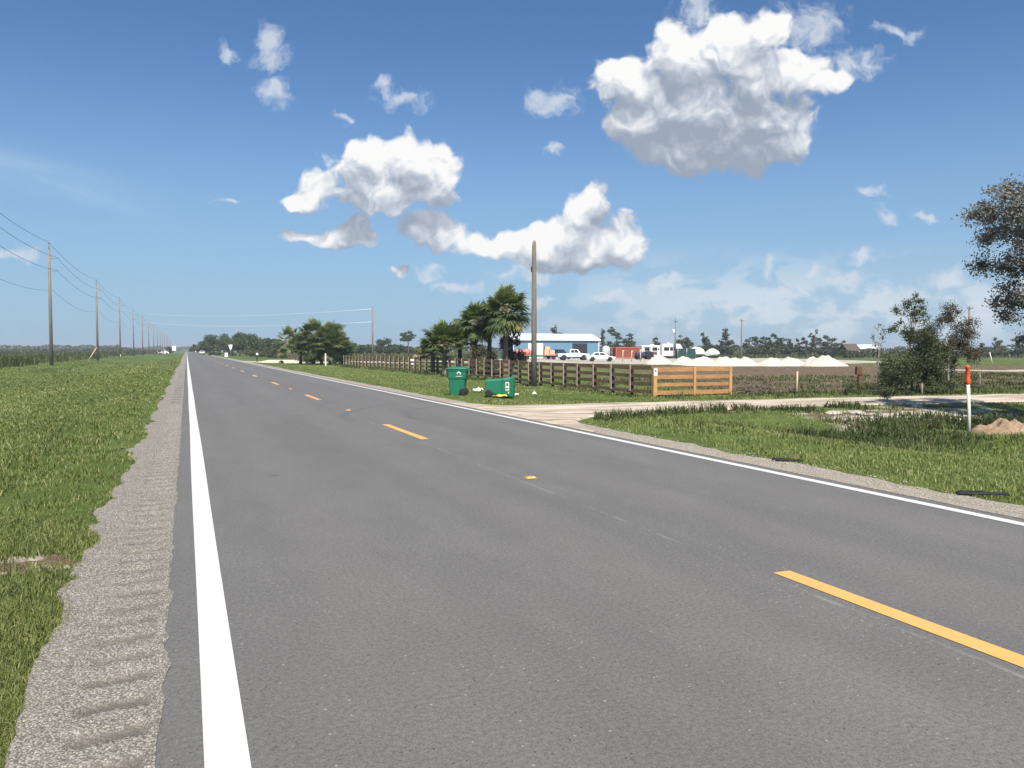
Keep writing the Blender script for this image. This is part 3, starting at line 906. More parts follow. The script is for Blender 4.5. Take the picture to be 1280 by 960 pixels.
    # tall weeds of the field far behind the fence
    x, y, r = polar(26000, 120, 420, -9, 55)
    D = y * CT + x * ST; px = 640 + 1000 * (x * CT - y * ST) / np.maximum(D, 1)
    keep = (x > 24) & ((D > 195) | ((px < 600) & (D > 142)))
    x, y, r = x[keep], y[keep], r[keep]
    L = (0.5 + 0.8 * RG.random(len(x))) * (0.5 + fbm(x * .03, y * .03, 2))
    Wd = 0.0013 * r * (0.7 + 0.6 * RG.random(len(x)))
    tone = 0.55 + 0.8 * (fbm(x * .03, y * .03, 3) - .5) + 0.35 * (RG.random(len(x)) - .5)
    blades('weeds', x, y, L, Wd, tone, M['weeds'], 0.4)
build_grass()

def pebbles(name, x, y, size, mat, tone=None, lift=0.0):
    n = len(x)
    base = np.array([(1, 0, 0), (-1, 0, 0), (0, 1, 0), (0, -1, 0), (0, 0, 1), (0, 0, -1)], float)
    Fb = np.array([(0, 2, 4), (2, 1, 4), (1, 3, 4), (3, 0, 4), (2, 0, 5), (1, 2, 5), (3, 1, 5), (0, 3, 5)])
    sc = size[:, None, None] * (0.6 + 0.8 * RG.random((n, 6, 1)))
    a = RG.random(n) * 6.28
    R = np.zeros((n, 3, 3)); R[:, 0, 0] = np.cos(a); R[:, 0, 1] = -np.sin(a); R[:, 1, 0] = np.sin(a); R[:, 1, 1] = np.cos(a); R[:, 2, 2] = 0.65
    V = np.einsum('nij,nkj->nki', R, base[None] * sc)
    V[:, :, 0] += x[:, None]; V[:, :, 1] += y[:, None]; V[:, :, 2] += (gz(x, y) + size * .3 + lift)[:, None]
    F = (Fb[None] + 6 * np.arange(n)[:, None, None]).reshape(-1, 3)
    o = np_mesh(name, V.reshape(-1, 3), [F], mat)
    o['kind'] = 'stuff'
    return o
def build_pebbles():
    n = 16000
    y = np.exp(RG.random(n) * (math.log(24) - math.log(2)) + math.log(2))
    x = -0.16 - 0.46 * RG.random(n) ** 0.8
    pebbles('gravel', x, y, 0.0035 + 0.007 * RG.random(n) ** 3, M['stone'], lift=0.018)
    n = 700
    y = RG.uniform(6, 22, n)
    pebbles('gravel', 7.24 + 0.8 * RG.random(n), y, 0.006 + 0.014 * RG.random(n) ** 3, M['stone'], lift=0.02)
build_pebbles()

# ------------------------------------------------------------------ trees and shrubs
def leaves_np(C, size, asp, tone, up=0.35, nrm=None):
    """a small four-cornered face for each leaf or leaf spray at the points C"""
    n = len(C)
    nv = RG.normal(size=(n, 3)); nv[:, 2] += up
    nv /= np.linalg.norm(nv, axis=1)[:, None]
    t = RG.normal(size=(n, 3)); t -= nv * (t * nv).sum(1)[:, None]; t /= np.linalg.norm(t, axis=1)[:, None]
    b = np.cross(nv, t)
    s = (size * (0.6 + 0.8 * RG.random(n)))[:, None]
    V = np.stack([C - t * s, C - b * s * asp + nv * s * .15, C + t * s, C + b * s * asp + nv * s * .15], 1).reshape(-1, 3)
    F = np.arange(n * 4).reshape(n, 4)
    return V, F, np.repeat(np.clip(tone, 0, 1), 4)

def crown_points(clumps, n, shell=0.5, fill=1.0):
    """leaf places spread through a crown made of ellipsoid clumps (x, y, z, rx, ry, rz), denser towards their skins"""
    cl = np.array(clumps, float)
    w = (cl[:, 3] * cl[:, 4] * cl[:, 5]) ** 0.75
    k = RG.choice(len(cl), n, p=w / w.sum())
    d = RG.normal(size=(n, 3)); d /= np.linalg.norm(d, axis=1)[:, None]
    rad = (shell + (1 - shell) * RG.random(n)) ** 1.0
    rad *= 0.80 + 0.34 * RG.random(n) ** 2
    C = cl[k, :3] + d * cl[k, 3:] * rad[:, None] * fill
    tone = 0.40 + 0.22 * (RG.random(len(cl))[k] - .5) + 0.42 * (RG.random(n) - .5)
    return C, tone

def sub_clumps(blobs, per, scale=0.45, seed=None):
    """breaks each big lobe of a crown into smaller clumps near its skin, for an uneven outline"""
    out = []
    for (x, y, z, rx, ry, rz) in blobs:
        for _ in range(per):
            d = RG.normal(size=3); d /= np.linalg.norm(d); 
            if d[2] < -0.5: d[2] *= 0.4
            q = 0.55 + 0.5 * RG.random()
            s = scale * (0.55 + 0.75 * RG.random())
            out.append((x + d[0] * rx * q, y + d[1] * ry * q, z + d[2] * rz * q, rx * s, ry * s, rz * s))
    return out

def limbs(mb, base, r0, targets, n=6):
    for t in targets:
        b = Vector(base); t = Vector(t)
        mid = b.lerp(t, 0.5) + Vector((RG.normal(0, .06), RG.normal(0, .06), 0.10)) * (t - b).length
        mb.tube([b, mid, t], [r0, r0 * .6, r0 * .18], n)

def plant(name, px, z, label, cat, group, blobs, nleaf, size, mat, trunk=None, bark='bark', asp=0.5, per=7, scale=0.45,
          shell=0.4, lift=0.0, limb_r=None, tw=1.0, up=0.35, extra_tone=0.0):
    """blobs: (right, ahead, up, r_right, r_ahead, r_up) in metres about the foot; trunk: (radius, height, lean_right)"""
    x, y = spot(px, z)
    root = empty(name, (x, y, gzs(x, y) + lift), -TH)
    tag(root, label, cat, group)
    cl = sub_clumps(blobs, per, scale)
    C, tone = crown_points(cl, nleaf, shell)
    C[:, 2] = np.maximum(C[:, 2], 0.03 + 0.1 * RG.random(len(C)))
    V, F, T = leaves_np(C, size, asp, tone + extra_tone, up)
    np_mesh('crown', V, [F], mat, root, T)
    if trunk:
        r, h, lean = trunk
        mb = MB()
        top = (lean, 0, h)
        mb.tube([(0, 0, -.15), (lean * .2 + RG.normal(0, .02) * h, 0, h * .35), (lean * .6, RG.normal(0, .02) * h, h * .7), top], [r * 1.25, r, r * .85, r * .55], 8)
        cs = sorted(cl, key=lambda c: -c[3] * c[5])
        limbs(mb, (lean * .75, 0, h * .8), limb_r or r * .45, [(c[0], c[1], c[2]) for c in cs[:9]])
        mb.build('trunk', M[bark], root)
    return root

# --- palms
def palm_crown(n_fr, reach, fan, droop=0.6, nleaf=28, young=False, lowest=-0.9):
    Vs, Qs, Ts = [], [], []
    base = 0
    Pq = MB()
    for i in range(n_fr):
        a = i * 2.39996 + RG.normal(0, .2)
        e = math.pi / 2 * (1 - ((i + .5) / n_fr) ** 0.75 * (1 - lowest) ) if not young else math.radians(25 + 60 * RG.random())
        e = max(e, math.radians(-62))
        d = Vector((math.cos(a) * math.cos(e), math.sin(a) * math.cos(e), math.sin(e)))
        L = reach * (0.8 + 0.4 * RG.random())
        c = d * L + Vector((0, 0, -0.10 * L * (1 - abs(d.z))))
        Pq.tube([(0, 0, 0), d * L * .5 + Vector((0, 0, .05 * L)), c], [.028, .02, .012], 4, False)
        out = (c - d * L * .5).normalized()
        side = out.cross(Vector((0, 0, 1)))
        side = side.normalized() if side.length > .1 else Vector((1, 0, 0))
        upv = side.cross(out).normalized()
        ft = 0.50 + 0.55 * (RG.random() - .5) + (0.16 if e > .4 else 0.0)
        old = e < -0.35 and RG.random() < .40
        F = fan * (0.8 + .4 * RG.random())
        for k in range(nleaf):
            t = (k / (nleaf - 1) - .5) * 2
            th = t * math.radians(118)
            ld = (out * math.cos(th) + side * math.sin(th)).normalized()
            ll = F * (1 - .35 * abs(t)) * (0.85 + .3 * RG.random())
            fold = upv * (-.12 * abs(math.sin(th)) + RG.normal(0, .07))
            p0 = c
            p1 = c + (ld + fold) * ll * .55
            p2 = c + (ld + fold) * ll * .92 + Vector((0, 0, -droop * ll * (0.12 + .30 * RG.random())))
            wv = ld.cross(upv).normalized() * (0.044 * F / .8)
            Vs += [p0 - wv * .4, p0 + wv * .4, p1 - wv, p1 + wv, p2]
            Qs.append((base, base + 1, base + 3, base + 2)); Qs.append((base + 2, base + 3, base + 4, base + 4))
            tn = (0.97 if old else ft + 0.12 * (RG.random() - .5))
            Ts += [tn] * 5
            base += 5
    V = np.array([tuple(p) for p in Vs]); Q = np.array(Qs)
    q = Q[Q[:, 2] != Q[:, 3]]; t3 = Q[Q[:, 2] == Q[:, 3]][:, :3]
    return V, [q, t3], np.array(Ts), Pq

def palm(px, z, h, label, group=None, n_fr=44, reach=1.0, fan=0.85, r=0.17, lean=(0, 0), skirt=22, bushy=False):
    x, y = spot(px, z)
    root = empty('palm_tree', (x, y, gzs(x, y)), RG.random() * 6.28)
    tag(root, label, 'palm tree', group)
    V, F, T, P = palm_crown(n_fr, reach, fan, lowest=-0.55 if not bushy else 0.05)
    top = Vector((lean[0], lean[1], h))
    V = V + np.array(top)
    o = np_mesh('crown', V, F, M['palm'], root, T)
    P.v = [(p[0] + top.x, p[1] + top.y, p[2] + top.z) for p in P.v]
    P.build('frond_stalks', M['batten'], root)
    if skirt:
        V2, F2, T2, P2 = palm_crown(skirt, reach * .75, fan * .8, 0.9, 14)
        V2[:, 2] = -np.abs(V2[:, 2]) * 1.05 - 0.1
        V2[:, :2] *= 0.55
        np_mesh('dead_fronds', V2 + np.array(top), F2, M['dead_frond'], root, RG.random(len(T2)))
    mb = MB()
    pts, rad = [], []
    for i in range(14):
        t = i / 13
        pts.append((top.x * t ** 1.5, top.y * t ** 1.5, -.2 + (h + .25) * t))
        rad.append(r * (1.15 - .2 * t) * (1 + .12 * (-1) ** i))
    mb.tube(pts, rad, 10)
    mb.build('trunk', M['palm_bark'], root)
    return root

def build_plants():
    # the palm group behind the fence, left of the tall bare pole
    palm(632, 60, 4.7, 'tallest palm tree, broad full fan crown, just left of the bare pole', n_fr=78, reach=1.15, fan=1.12, lean=(.15, 0))
    palm(592, 61, 3.9, 'palm with reddish trunk and smaller crown beside the tallest palm', n_fr=58, reach=.95, fan=1.0, lean=(-.3, .1))
    palm(612, 64, 4.3, 'palm half hidden between the tallest palm and the red trunked one', n_fr=40, reach=1.0, fan=.85)
    palm(556, 60, 2.0, 'low bushy palm at the left end of the palm group by the green bins', n_fr=54, reach=1.2, fan=1.0, skirt=0, bushy=True)
    palm(575, 63, 2.3, 'dense low palm between the bushy palm and the red trunked palm', n_fr=44, reach=1.15, fan=.95, skirt=0, bushy=True)
    palm(541, 62, 1.3, 'small trunkless palm at the outer left foot of the palm group', n_fr=30, reach=1.0, fan=.85, skirt=0, bushy=True)
    plant('shrub', 640, 61, 'dead brown tangle of vines and stems under the tallest palm', 'shrub', None,
          [(-.6, 0, 1.7, 1.0, 1.0, 1.6), (.5, .3, 1.2, 1.0, .9, 1.1), (0, -.2, 2.6, .6, .6, .8)], 3200, .08, M['brown_leaf'], (.05, 1.6, .2), 'bark', per=8)
    plant('shrub', 606, 60, 'brown leafless brush between the palm trunks behind the fence', 'shrub', None,
          [(0, 0, 1.1, 1.1, .9, 1.1), (-.8, .3, 1.6, .6, .6, 1.1)], 2200, .07, M['brown_leaf'], (.04, 1.2, -.2), 'bark', per=8)
    # the second palm group further along the fence
    gp = 'palms of the far clump along the fence'
    palm(392, 104, 3.3, 'tall palm in the left half of the far palm clump', n_fr=50, reach=1.6, fan=1.25, r=.22)
    palm(413, 103, 3.0, 'round headed palm in the right half of the far palm clump', n_fr=54, reach=1.7, fan=1.3, r=.22)
    palm(376, 107, 2.0, 'lower palm on the left edge of the far palm clump', n_fr=40, reach=1.4, fan=1.1, r=.2, skirt=0, bushy=True)
    palm(428, 105, 1.6, 'low palm on the right edge of the far palm clump', n_fr=40, reach=1.4, fan=1.1, r=.2, skirt=0, bushy=True)
    palm(402, 106, 1.2, 'short palm filling the middle of the far palm clump', n_fr=44, reach=1.5, fan=1.2, r=.2, skirt=0, bushy=True)
    palm(384, 104, 1.5, 'bushy palm with fronds reaching the ground, left part of far palm clump', n_fr=46, reach=1.5, fan=1.25, r=.2, skirt=0, bushy=True)
    palm(418, 102, 2.2, 'mid height palm under the round headed palm of the far palm clump', n_fr=46, reach=1.5, fan=1.25, r=.2, skirt=0, bushy=True)
    plant('shrub', 393, 102.5, 'dark shrub under the left palms of the far palm clump', 'shrub', None,
          [(0, 0, 1.0, 1.7, 1.4, 1.1)], 1100, .13, M['oak'], (.06, .9, 0), per=9)
    plant('shrub', 424, 103, 'dark shrub under the right palms of the far palm clump', 'shrub', None,
          [(0, 0, 1.0, 1.6, 1.4, 1.1)], 900, .13, M['oak'], (.06, .9, 0), per=9)
    palm(362, 150, 3.4, 'lone palm beyond the far driveway, left of the far palm clump', n_fr=40, reach=1.9, fan=1.4, r=.25, skirt=0)
    # oaks and understorey to the right of the far end of the road
    oak = [(252, 330, 4.6, 3.6), (262, 310, 6.2, 4.2), (274, 290, 7.2, 4.6), (288, 280, 6.6, 4.0), (300, 265, 7.6, 4.8),
           (313, 255, 7.4, 4.4), (326, 240, 5.8, 4.2), (338, 225, 5.6, 4.0), (350, 215, 4.9, 3.8), (256, 360, 6.8, 4.4), (283, 320, 8.4, 5.0), (308, 300, 8.2, 5.0)]
    for px, z, h, r in oak:
        r *= 1.05
        plant('oak_tree', px, z, 'dark round oak in the dense row beside the far end of the road', 'tree', 'oaks beside the far end of the road',
              [(0, 0, h * .55, r, r, h * .42), (-r * .5, 0, h * .42, r * .7, r * .7, h * .33), (r * .5, 0, h * .42, r * .7, r * .7, h * .33)],
              2600, .34, M['oak'], (.25, h * .5, RG.normal(0, .3)), per=9, scale=.42)
    for px, z, h, r in [(268, 250, 1.6, 1.6), (296, 235, 1.9, 2.2), (316, 215, 2.1, 2.4), (330, 200, 2.2, 2.4), (341, 190, 2.3, 2.2), (353, 178, 2.2, 2.2),
                        (364, 170, 2.0, 2.0), (280, 240, 1.5, 1.6), (306, 225, 2.0, 2.0), (325, 185, 1.7, 1.6), (347, 165, 1.6, 1.6)]:
        plant('bush', px, z, 'leafy bush at the foot of the oaks beside the far road', 'bush', 'bushes in front of the oaks',
              [(0, 0, h * .5, r, r * .8, h * .5)], 900, .20, M['willow'], None, per=9, extra_tone=.1)
    # far row of trees behind the weed field, left of the palms
    for px, z, h, r in [(440, 260, 4.2, 3.2), (451, 255, 3.8, 3.0), (459, 270, 3.5, 3.2), (474, 250, 4.6, 3.4), (483, 250, 5.2, 3.6), (492, 255, 4.6, 3.4), (502, 262, 3.4, 3.4), (516, 258, 3.2, 3.2), (528, 262, 3.6, 3.2), (430, 262, 3.6, 3)]:
        plant('oak_tree', px, z, 'low dark tree in the row behind the weed field', 'tree', 'low trees behind the weed field',
              [(0, 0, h * .52, r, r, h * .45)], 1500, .32, M['oak'], (.2, h * .4, 0), per=9)
    plant('pine_tree', 510, 240, 'round headed pine rising above the low trees behind the weed field', 'tree', None,
          [(-.6, 0, 6.3, 2.0, 1.8, 1.2), (1.1, 0, 5.9, 1.6, 1.6, 1.0), (0, 0, 5.2, 1.9, 1.8, .9), (-1.3, 0, 5.2, 1.0, 1.0, .7)], 1700, .24, M['pine'], (.16, 6.2, .1), per=8, scale=.4)
    # slash pines and other trees behind the yard
    def pine(px, z, h, spread, label, group=None, low=.45, n=1300, mat='pine'):
        bl = []
        k = 6
        for i in range(k):
            t = low + (1 - low) * i / (k - 1)
            rr = spread * (.98 - .55 * ((t - low) / (1 - low)) ** 1.5) * (.62 + .55 * RG.random())
            bl.append((RG.normal(0, .35) * spread, RG.normal(0, .3) * spread, h * t * .97, rr, rr, h * .10))
        plant('pine_tree', px, z, label, 'tree', group, bl, int(n * 1.5), .20, M[mat], (.13, h * .93, RG.normal(0, .15)), per=9, scale=.62, shell=.15)
    pine(694, 230, 8.5, 1.7, 'pine whose tip shows above the white shed roof', None, .55)
    pine(754, 235, 7.8, 1.0, 'thin ragged pine just right of the blue shed', None, .4, 600)
    pine(771, 225, 7.8, 2.3, 'broad leafy pine behind the rust red container', None, .3, 2200)
    pine(787, 228, 6.2, 1.9, 'smaller pine right of the broad one behind the container', None, .3, 1500)
    pine(821, 240, 5.6, 1.5, 'pine top showing over the camper roof', None, .4, 800)
    plant('tree', 853, 215, 'pale green spreading tree behind the pole with the transformer', 'tree', None,
          [(0, 0, 4.2, 2.6, 2, 1.5), (-1.6, 0, 3.2, 1.6, 1.5, 1.2), (1.6, 0, 3.2, 1.6, 1.5, 1.2)], 1800, .2, M['willow'], (.15, 3.6, 0), 'pale_bark', per=8, extra_tone=.12)
    pine(881, 220, 6.2, 1.7, 'pine between the dark hedge and the white covered boat', None, .3, 1500)
    pine(907, 220, 7.4, 1.6, 'tall pine left of the crossarm pole', None, .25, 1500)
    pine(900, 226, 4.6, 1.6, 'short pine beside the tall pine left of the crossarm pole', None, .25, 1000)
    for px, z, h, s in [(916, 232, 4.6, 1.6), (936, 226, 5.4, 1.7), (944, 236, 5.8, 2.0), (953, 230, 5.6, 1.8), (962, 225, 6.2, 2.0), (970, 232, 6.4, 2.0), (978, 226, 5.0, 1.9), (986, 236, 5.2, 1.6),
                        (999, 232, 4.8, 1.7), (1008, 228, 5.2, 1.6), (1026, 230, 5.0, 1.7), (1034, 236, 5.8, 2.0), (1042, 228, 5.0, 2.2), (1051, 240, 4.6, 2.0)]:
        pine(px, z, h, s, 'pine in the dark row behind the lime rock piles', 'pines behind the lime rock piles', .2, 1300)
    pine(1018, 226, 7.2, 1.5, 'tallest narrow pine in the row behind the lime rock piles', None, .25, 1400)
    pine(1246, 215, 5.0, 2.0, 'flat topped pine in the far right distance', None, .35, 1400)
    pine(1229, 230, 3.8, 1.2, 'small pine beside the leaning white stake', None, .3, 700)
    pine(1272, 200, 5.6, 2.4, 'darker pine at the right edge of the far distance', None, .25, 1700)
    for px, z, h, r in [(1090, 220, 2.6, 3.4), (1130, 235, 2.8, 3.6), (1165, 225, 2.6, 3.4), (1200, 230, 3.0, 3.4), (1218, 215, 2.8, 3.0), (1258, 205, 2.6, 3.0), (1075, 190, 1.9, 3.0), (1110, 180, 1.8, 3.0), (1060, 185, 1.7, 3.0), (1238, 185, 2.4, 2.6)]:
        plant('bush', px, z, 'low green bush in the far hedge beyond the bare field', 'bush', 'bushes beyond the bare field',
              [(0, 0, h * .5, r, r * .7, h * .5)], 900, .22, M['willow'], None, per=9)
    # thicket beside the driveway
    plant('shrub', 1146, 34, 'dense dark green shrub in the thicket beside the driveway', 'shrub', None,
          [(-1.0, .1, .5, .75, .6, .5), (.95, .1, .5, .8, .6, .55), (-0.32, 0.26, 1.34, 1.09, 1.02, 1.22), (0.38, 0.0, 1.66, 0.96, 0.9, 1.15), (-0.77, 0.0, 0.9, 0.77, 0.77, 0.77), (0.96, 0.13, 0.96, 0.64, 0.64, 0.9), (0.13, 0.0, 2.43, 0.64, 0.64, 0.64)], 36000, .040, M['willow'], (.06, 1.5, .1), 'bark', per=16, scale=.55, shell=.05)
    plant('tree', 1141, 35.0, 'slim tree with pale trunk rising out of the dark shrub', 'tree', None,
          [(-0.27, 0.0, 3.56, 0.54, 0.54, 0.45), (0.32, 0.0, 3.24, 0.49, 0.43, 0.43), (-0.54, 0.0, 2.75, 0.43, 0.43, 0.32), (0.11, 0.0, 4.05, 0.38, 0.38, 0.3), (0.49, 0.0, 2.59, 0.38, 0.38, 0.43)], 3200, .042, M['willow'], (.05, 3.0, -.1), 'pale_bark', per=10, scale=.55, shell=.1, extra_tone=.08)
    plant('tree', 1186, 34.0, 'brownish thin leaved small tree with several pale stems', 'tree', None,
          [(-0.11, 0.0, 2.3, 0.86, 0.8, 0.92), (0.4, 0.0, 1.72, 0.69, 0.69, 0.92), (0.0, 0.0, 3.33, 0.57, 0.57, 0.52), (-0.57, 0.0, 1.61, 0.52, 0.52, 0.69), (0.63, 0.0, 2.76, 0.46, 0.46, 0.57)], 13000, .034, M['brown_leaf'], (.045, 2.2, -.15), 'pale_bark', per=14, scale=.55, shell=.08)
    plant('sapling', 1097, 35.5, 'thin bare looking sapling standing alone left of the thicket', 'sapling', None,
          [(0, 0, 2.3, .35, .3, .6), (.1, 0, 1.4, .42, .4, .6), (-.1, 0, 2.9, .2, .2, .25)], 900, .032, M['brown_leaf'], (.022, 2.8, .05), 'pale_bark', per=8, scale=.45, shell=.1)
    for px, z, h, r, lb in [(1122, 27.2, .42, .55, 'small dark weed bush at the driveway edge below the thicket'), (1063, 33.5, .5, .5, 'low weed bush left of the sapling at the field edge'), (1215, 33, .9, .7, 'low bush at the right foot of the thicket'), (1166, 33, .7, .6, 'low bush at the foot of the brownish tree')]:
        plant('bush', px, z, lb, 'bush', None, [(0, 0, h * .5, r, r, h * .5)], 700, .035, M['willow'], None, per=8)
    # large grey tree whose crown reaches in from the right
    plant('tree', 1342, 21.5, 'large dusty grey leaved tree reaching in at the right edge', 'tree', None,
          [(1.0, -2.5, 4.4, 2.0, 2.0, 1.7), (0.0, -2.2, 4.5, 1.3, 1.5, 1.3), (-1.25, .1, 3.0, .75, 1.0, .8), (-.85, 0, 2.2, .6, .9, .7), (-1.6, 0.0, 5.49, 1.14, 1.37, 0.92), (-1.33, 0.18, 4.48, 1.14, 1.37, 1.01), (-0.92, 0.0, 3.39, 0.92, 1.28, 0.92), (0.37, 0.27, 5.86, 1.74, 1.65, 1.28), (0.55, 0.0, 4.21, 1.74, 1.65, 1.37), (-2.15, 0.0, 5.76, 0.78, 0.92, 0.55), (-0.64, 0.0, 2.38, 0.59, 0.82, 0.55)],  # first two lobes are out of view, added to cast shade on the ground
          66000, .040, M['grey_leaf'], (.20, 4.2, -.3), 'bark', per=30, scale=.34, shell=.05)
    # distant woods all along the horizon: one mass
    def woods(name, pxs, z0, h0, n, mat, size):
        C = []
        px = RG.uniform(pxs[0], pxs[1], n); z = z0 * (1 + .12 * RG.random(n))
        top = h0 * (0.55 + 0.75 * fbm(px * .045, px * 0 + z0, 4))
        cx = (px - 640) / 1000 * z
        x = cx * CT + z * ST; y = z * CT - cx * ST
        zz = gz(x, y) + top * RG.random(n) ** .7
        C = np.stack([x, y, zz], 1)
        V, F, T = leaves_np(C, np.full(n, size), .6, .38 + .5 * (RG.random(n) - .5), .3)
        o = np_mesh(name, V, [F], mat, None, T)
        o['kind'] = 'stuff'
    woods('distant_woods', (-500, 150), 620, 6.5, 9000, M['oak'], .85)
    woods('distant_woods', (120, 262), 1100, 7.0, 3500, M['oak'], 1.1)
    woods('distant_woods', (420, 1000), 420, 4.6, 9000, M['oak'], .6)
    woods('distant_woods', (900, 1900), 420, 3.6, 9000, M['oak'], .6)
    # rough brush of the left-hand marsh
    woods('brush', (-500, 205), 330, 2.6, 9000, M['brown_leaf'], .34)
    plant('bush', 212, 380, 'brown bush beside the white sign at the far left of the road', 'bush', None, [(0, 0, 1.6, 2.4, 2, 1.7)], 900, .3, M['brown_leaf'], None, per=9)
build_plants()

# ------------------------------------------------------------------ utility poles and lines
def build_poles():
    LX = -14.0
    D = [52.5] + [102.3 + 50.3 * k for k in range(16)]
    HP = 13.5
    ordinal = ['', 'nearest tall wooden pole in view', 'second pole, slanted brace at its foot,', 'third wooden pole', 'fourth wooden pole', 'fifth wooden pole', 'sixth wooden pole', 'seventh wooden pole', 'eighth wooden pole']
    tops = []
    grp = 'wooden power poles in a row left of the road'
    proto = None
    for i, d in enumerate(D):
        g = gzs(LX, d)
        if i == 0:
            lab = 'wooden power pole outside the frame, carrying the wires before the nearest pole'
        elif i < len(ordinal):
            lab = ordinal[i] + ' in the row left of the road'
        else:
            lab = 'small distant wooden pole at the far end of the row left of the road'
        if proto is None:
            root = empty('utility_pole', (LX, d, g))
            mb = MB(); mb.tube([(0, 0, -.5), (0, 0, HP * .5), (0, 0, HP - .55)], [.19, .165, .125], 12); mb.build('shaft', M['pole'], root)
            mb = MB(); mb.tube([(0, 0, HP - .58), (0, 0, HP + .12)], [.06, .05], 8); mb.lathe([(.03, HP + .0), (.09, HP + .03), (.05, HP + .1), (.08, HP + .14), (.03, HP + .2)], 10); mb.build('top_pin', M['insulator'], root)
            for zz in (HP - 1.55, HP - 3.0):
                mb = MB()
                pr = [(.04, .10), (.045, .2)] + [(.075 if k % 2 else .045, .24 + .05 * k) for k in range(9)] + [(.03, .72)]
                mb.lathe(pr, 10, 'X', (0, 0, 0))
                mb.v = [(p[0] + 0.03, p[1], p[2] + zz + 0.10 * p[0]) for p in mb.v]
                mb.build('insulator', M['insulator'], root)
            mb = MB(); mb.box((.17, 0, HP - 5.1), (.14, .05, .12)); mb.build('neutral_bracket', M['insulator'], root)
            proto = root
        else:
            root = proto.copy(); COL.objects.link(root); root.location = (LX, d, g)
            for ch in proto.children:
                c = ch.copy(); COL.objects.link(c); c.parent = root
        tag(root, lab, 'utility pole', grp)
        tops.append((d, g))
        if i == 2:
            mb = MB(); mb.tube([(-1.5, -.2, -.2), (-.05, -.03, 2.3)], [.10, .09], 8); mb.build('brace', M['batten'], root)
        if i == 3:
            mb = MB(); mb.tube([(.05, -.22, -.1), (.05, -.22, .8)], [.06, .06], 8); mb.build('foot_sleeve', M['pvc'], root)
    for nm, dx, dz, sag, lab, r in (('power_line', 0, .2, .75, 'topmost black wire running along the row of wooden poles', .018), ('power_line', .76, -1.45, .85, 'black wire on the upper insulators of the pole row', .018),
                           ('power_line', .76, -2.9, .85, 'black wire on the lower insulators of the pole row', .018), ('power_line', .26, -5.1, 1.0, 'thin lowest wire halfway down the row of poles', .013)):
        mb = MB()
        pts = []
        for (d0, g0), (d1, g1) in zip(tops[:-1], tops[1:]):
            n = 14 if d0 < 300 else 6
            for k in range(n):
                t = k / n
                pts.append((LX + dx, d0 + (d1 - d0) * t, g0 + (g1 - g0) * t + HP + dz - sag * 4 * t * (1 - t)))
        pts.append((LX + dx, tops[-1][0], tops[-1][1] + HP + dz))
        mb.tube(pts, r, 5)
        tag(mb.build(nm, M['wire']), lab, 'power line', 'wires along the pole row')
    # bare pole by the fence, top cut to a point
    x, y, g = on(667.5, 41.0)
    root = empty('bare_pole', (x, y, g)); tag(root, 'tall bare wooden pole with pointed top standing at the fence', 'pole')
    h = 137 / 1000 * 41 + H - g
    mb = MB(); mb.tube([(0, 0, -.4), (0, 0, h * .5), (.0, 0, h - .35), (.01, 0, h - .1), (.02, 0, h)], [.155, .135, .105, .085, .012], 14); mb.build('shaft', M['pole'], root)
    mb = MB(); mb.box((-.15, -.02, h - 1.5), (.05, .05, .28)); mb.build('bracket', M['dark'], root)
    # pole with two wires crossing the road
    xa, ya, ga = on(466, 140)
    ha = (438 - 386) / 1000 * 140 + H - ga
    root = empty('utility_pole', (xa, ya, ga)); tag(root, 'lone pole left of the palms whose two pale wires cross the road', 'utility pole')
    mb = MB(); mb.tube([(0, 0, -.4), (0, 0, ha)], [.17, .13], 10); mb.build('shaft', M['pole'], root)
    mb = MB(); mb.tube([(0, 0, ha), (-.08, 0, ha + .32)], [.035, .03], 6); mb.build('top_pin', M['dark'], root)
    xb, yb = LX + .2, 303.5
    gb = gzs(xb, yb)
    for (za, zb, lab) in ((ha + ga - .05, gb + HP + .9, 'upper pale wire crossing the road to the lone pole'), (ha + ga - 2.3, gb + HP - 2.0, 'lower pale wire crossing the road to the lone pole')):
        mb = MB()
        mb.tube([(xa + (xb - xa) * t, ya + (yb - ya) * t, za + (zb - za) * t - 1.1 * 4 * t * (1 - t)) for t in np.linspace(0, 1, 20)], .035, 5)
        tag(mb.build('power_line', M['pale_wire']), lab, 'power line', 'pale wires crossing the road')
    # poles behind the yard and field
    def cross_pole(px, z, top, label, arm=0.0, transformer=False, rz=0.0):
        x, y, g = on(px, z)
        h = (438 - top) / 1000 * z + H - g
        root = empty('utility_pole', (x, y, g), -TH + rz); tag(root, label, 'utility pole')
        mb = MB(); mb.tube([(0, 0, -.4), (0, 0, h)], [.19, .14], 10); mb.build('shaft', M['pole'], root)
        if arm:
            mb = MB(); mb.box((0, -.16, h - .35), (arm, .10, .12)); mb.build('crossarm', M['pole'], root)
            for s in (-.46, 0, .46):
                mb = MB(); mb.lathe([(.03, h - .29), (.06, h - .22), (.045, h - .16), (.06, h - .1), (.02, h - .05)], 8, 'Z', (s * arm, -.16, 0)); mb.build('insulator', M['insulator'], root)
        if transformer:
            mb = MB(); mb.lathe([(.05, h - 3.1), (.24, h - 3.05), (.24, h - 2.2), (.19, h - 2.1), (.05, h - 2.05)], 14, 'Z', (-.42, 0, 0)); mb.build('transformer', M['white_metal'], root)
            mb = MB(); mb.tube([(-.3, 0, h - .6), (-.34, 0, h + .1)], .05, 6); mb.tube([(0, 0, h - .1), (0, 0, h + .9)], .04, 6); mb.build('insulator', M['insulator'], root)
    cross_pole(844, 178, 400, 'utility pole with pale transformer can behind the campers', .9, True)
    cross_pole(926.5, 165, 399, 'utility pole with small crossarm behind the lime rock piles', .95)
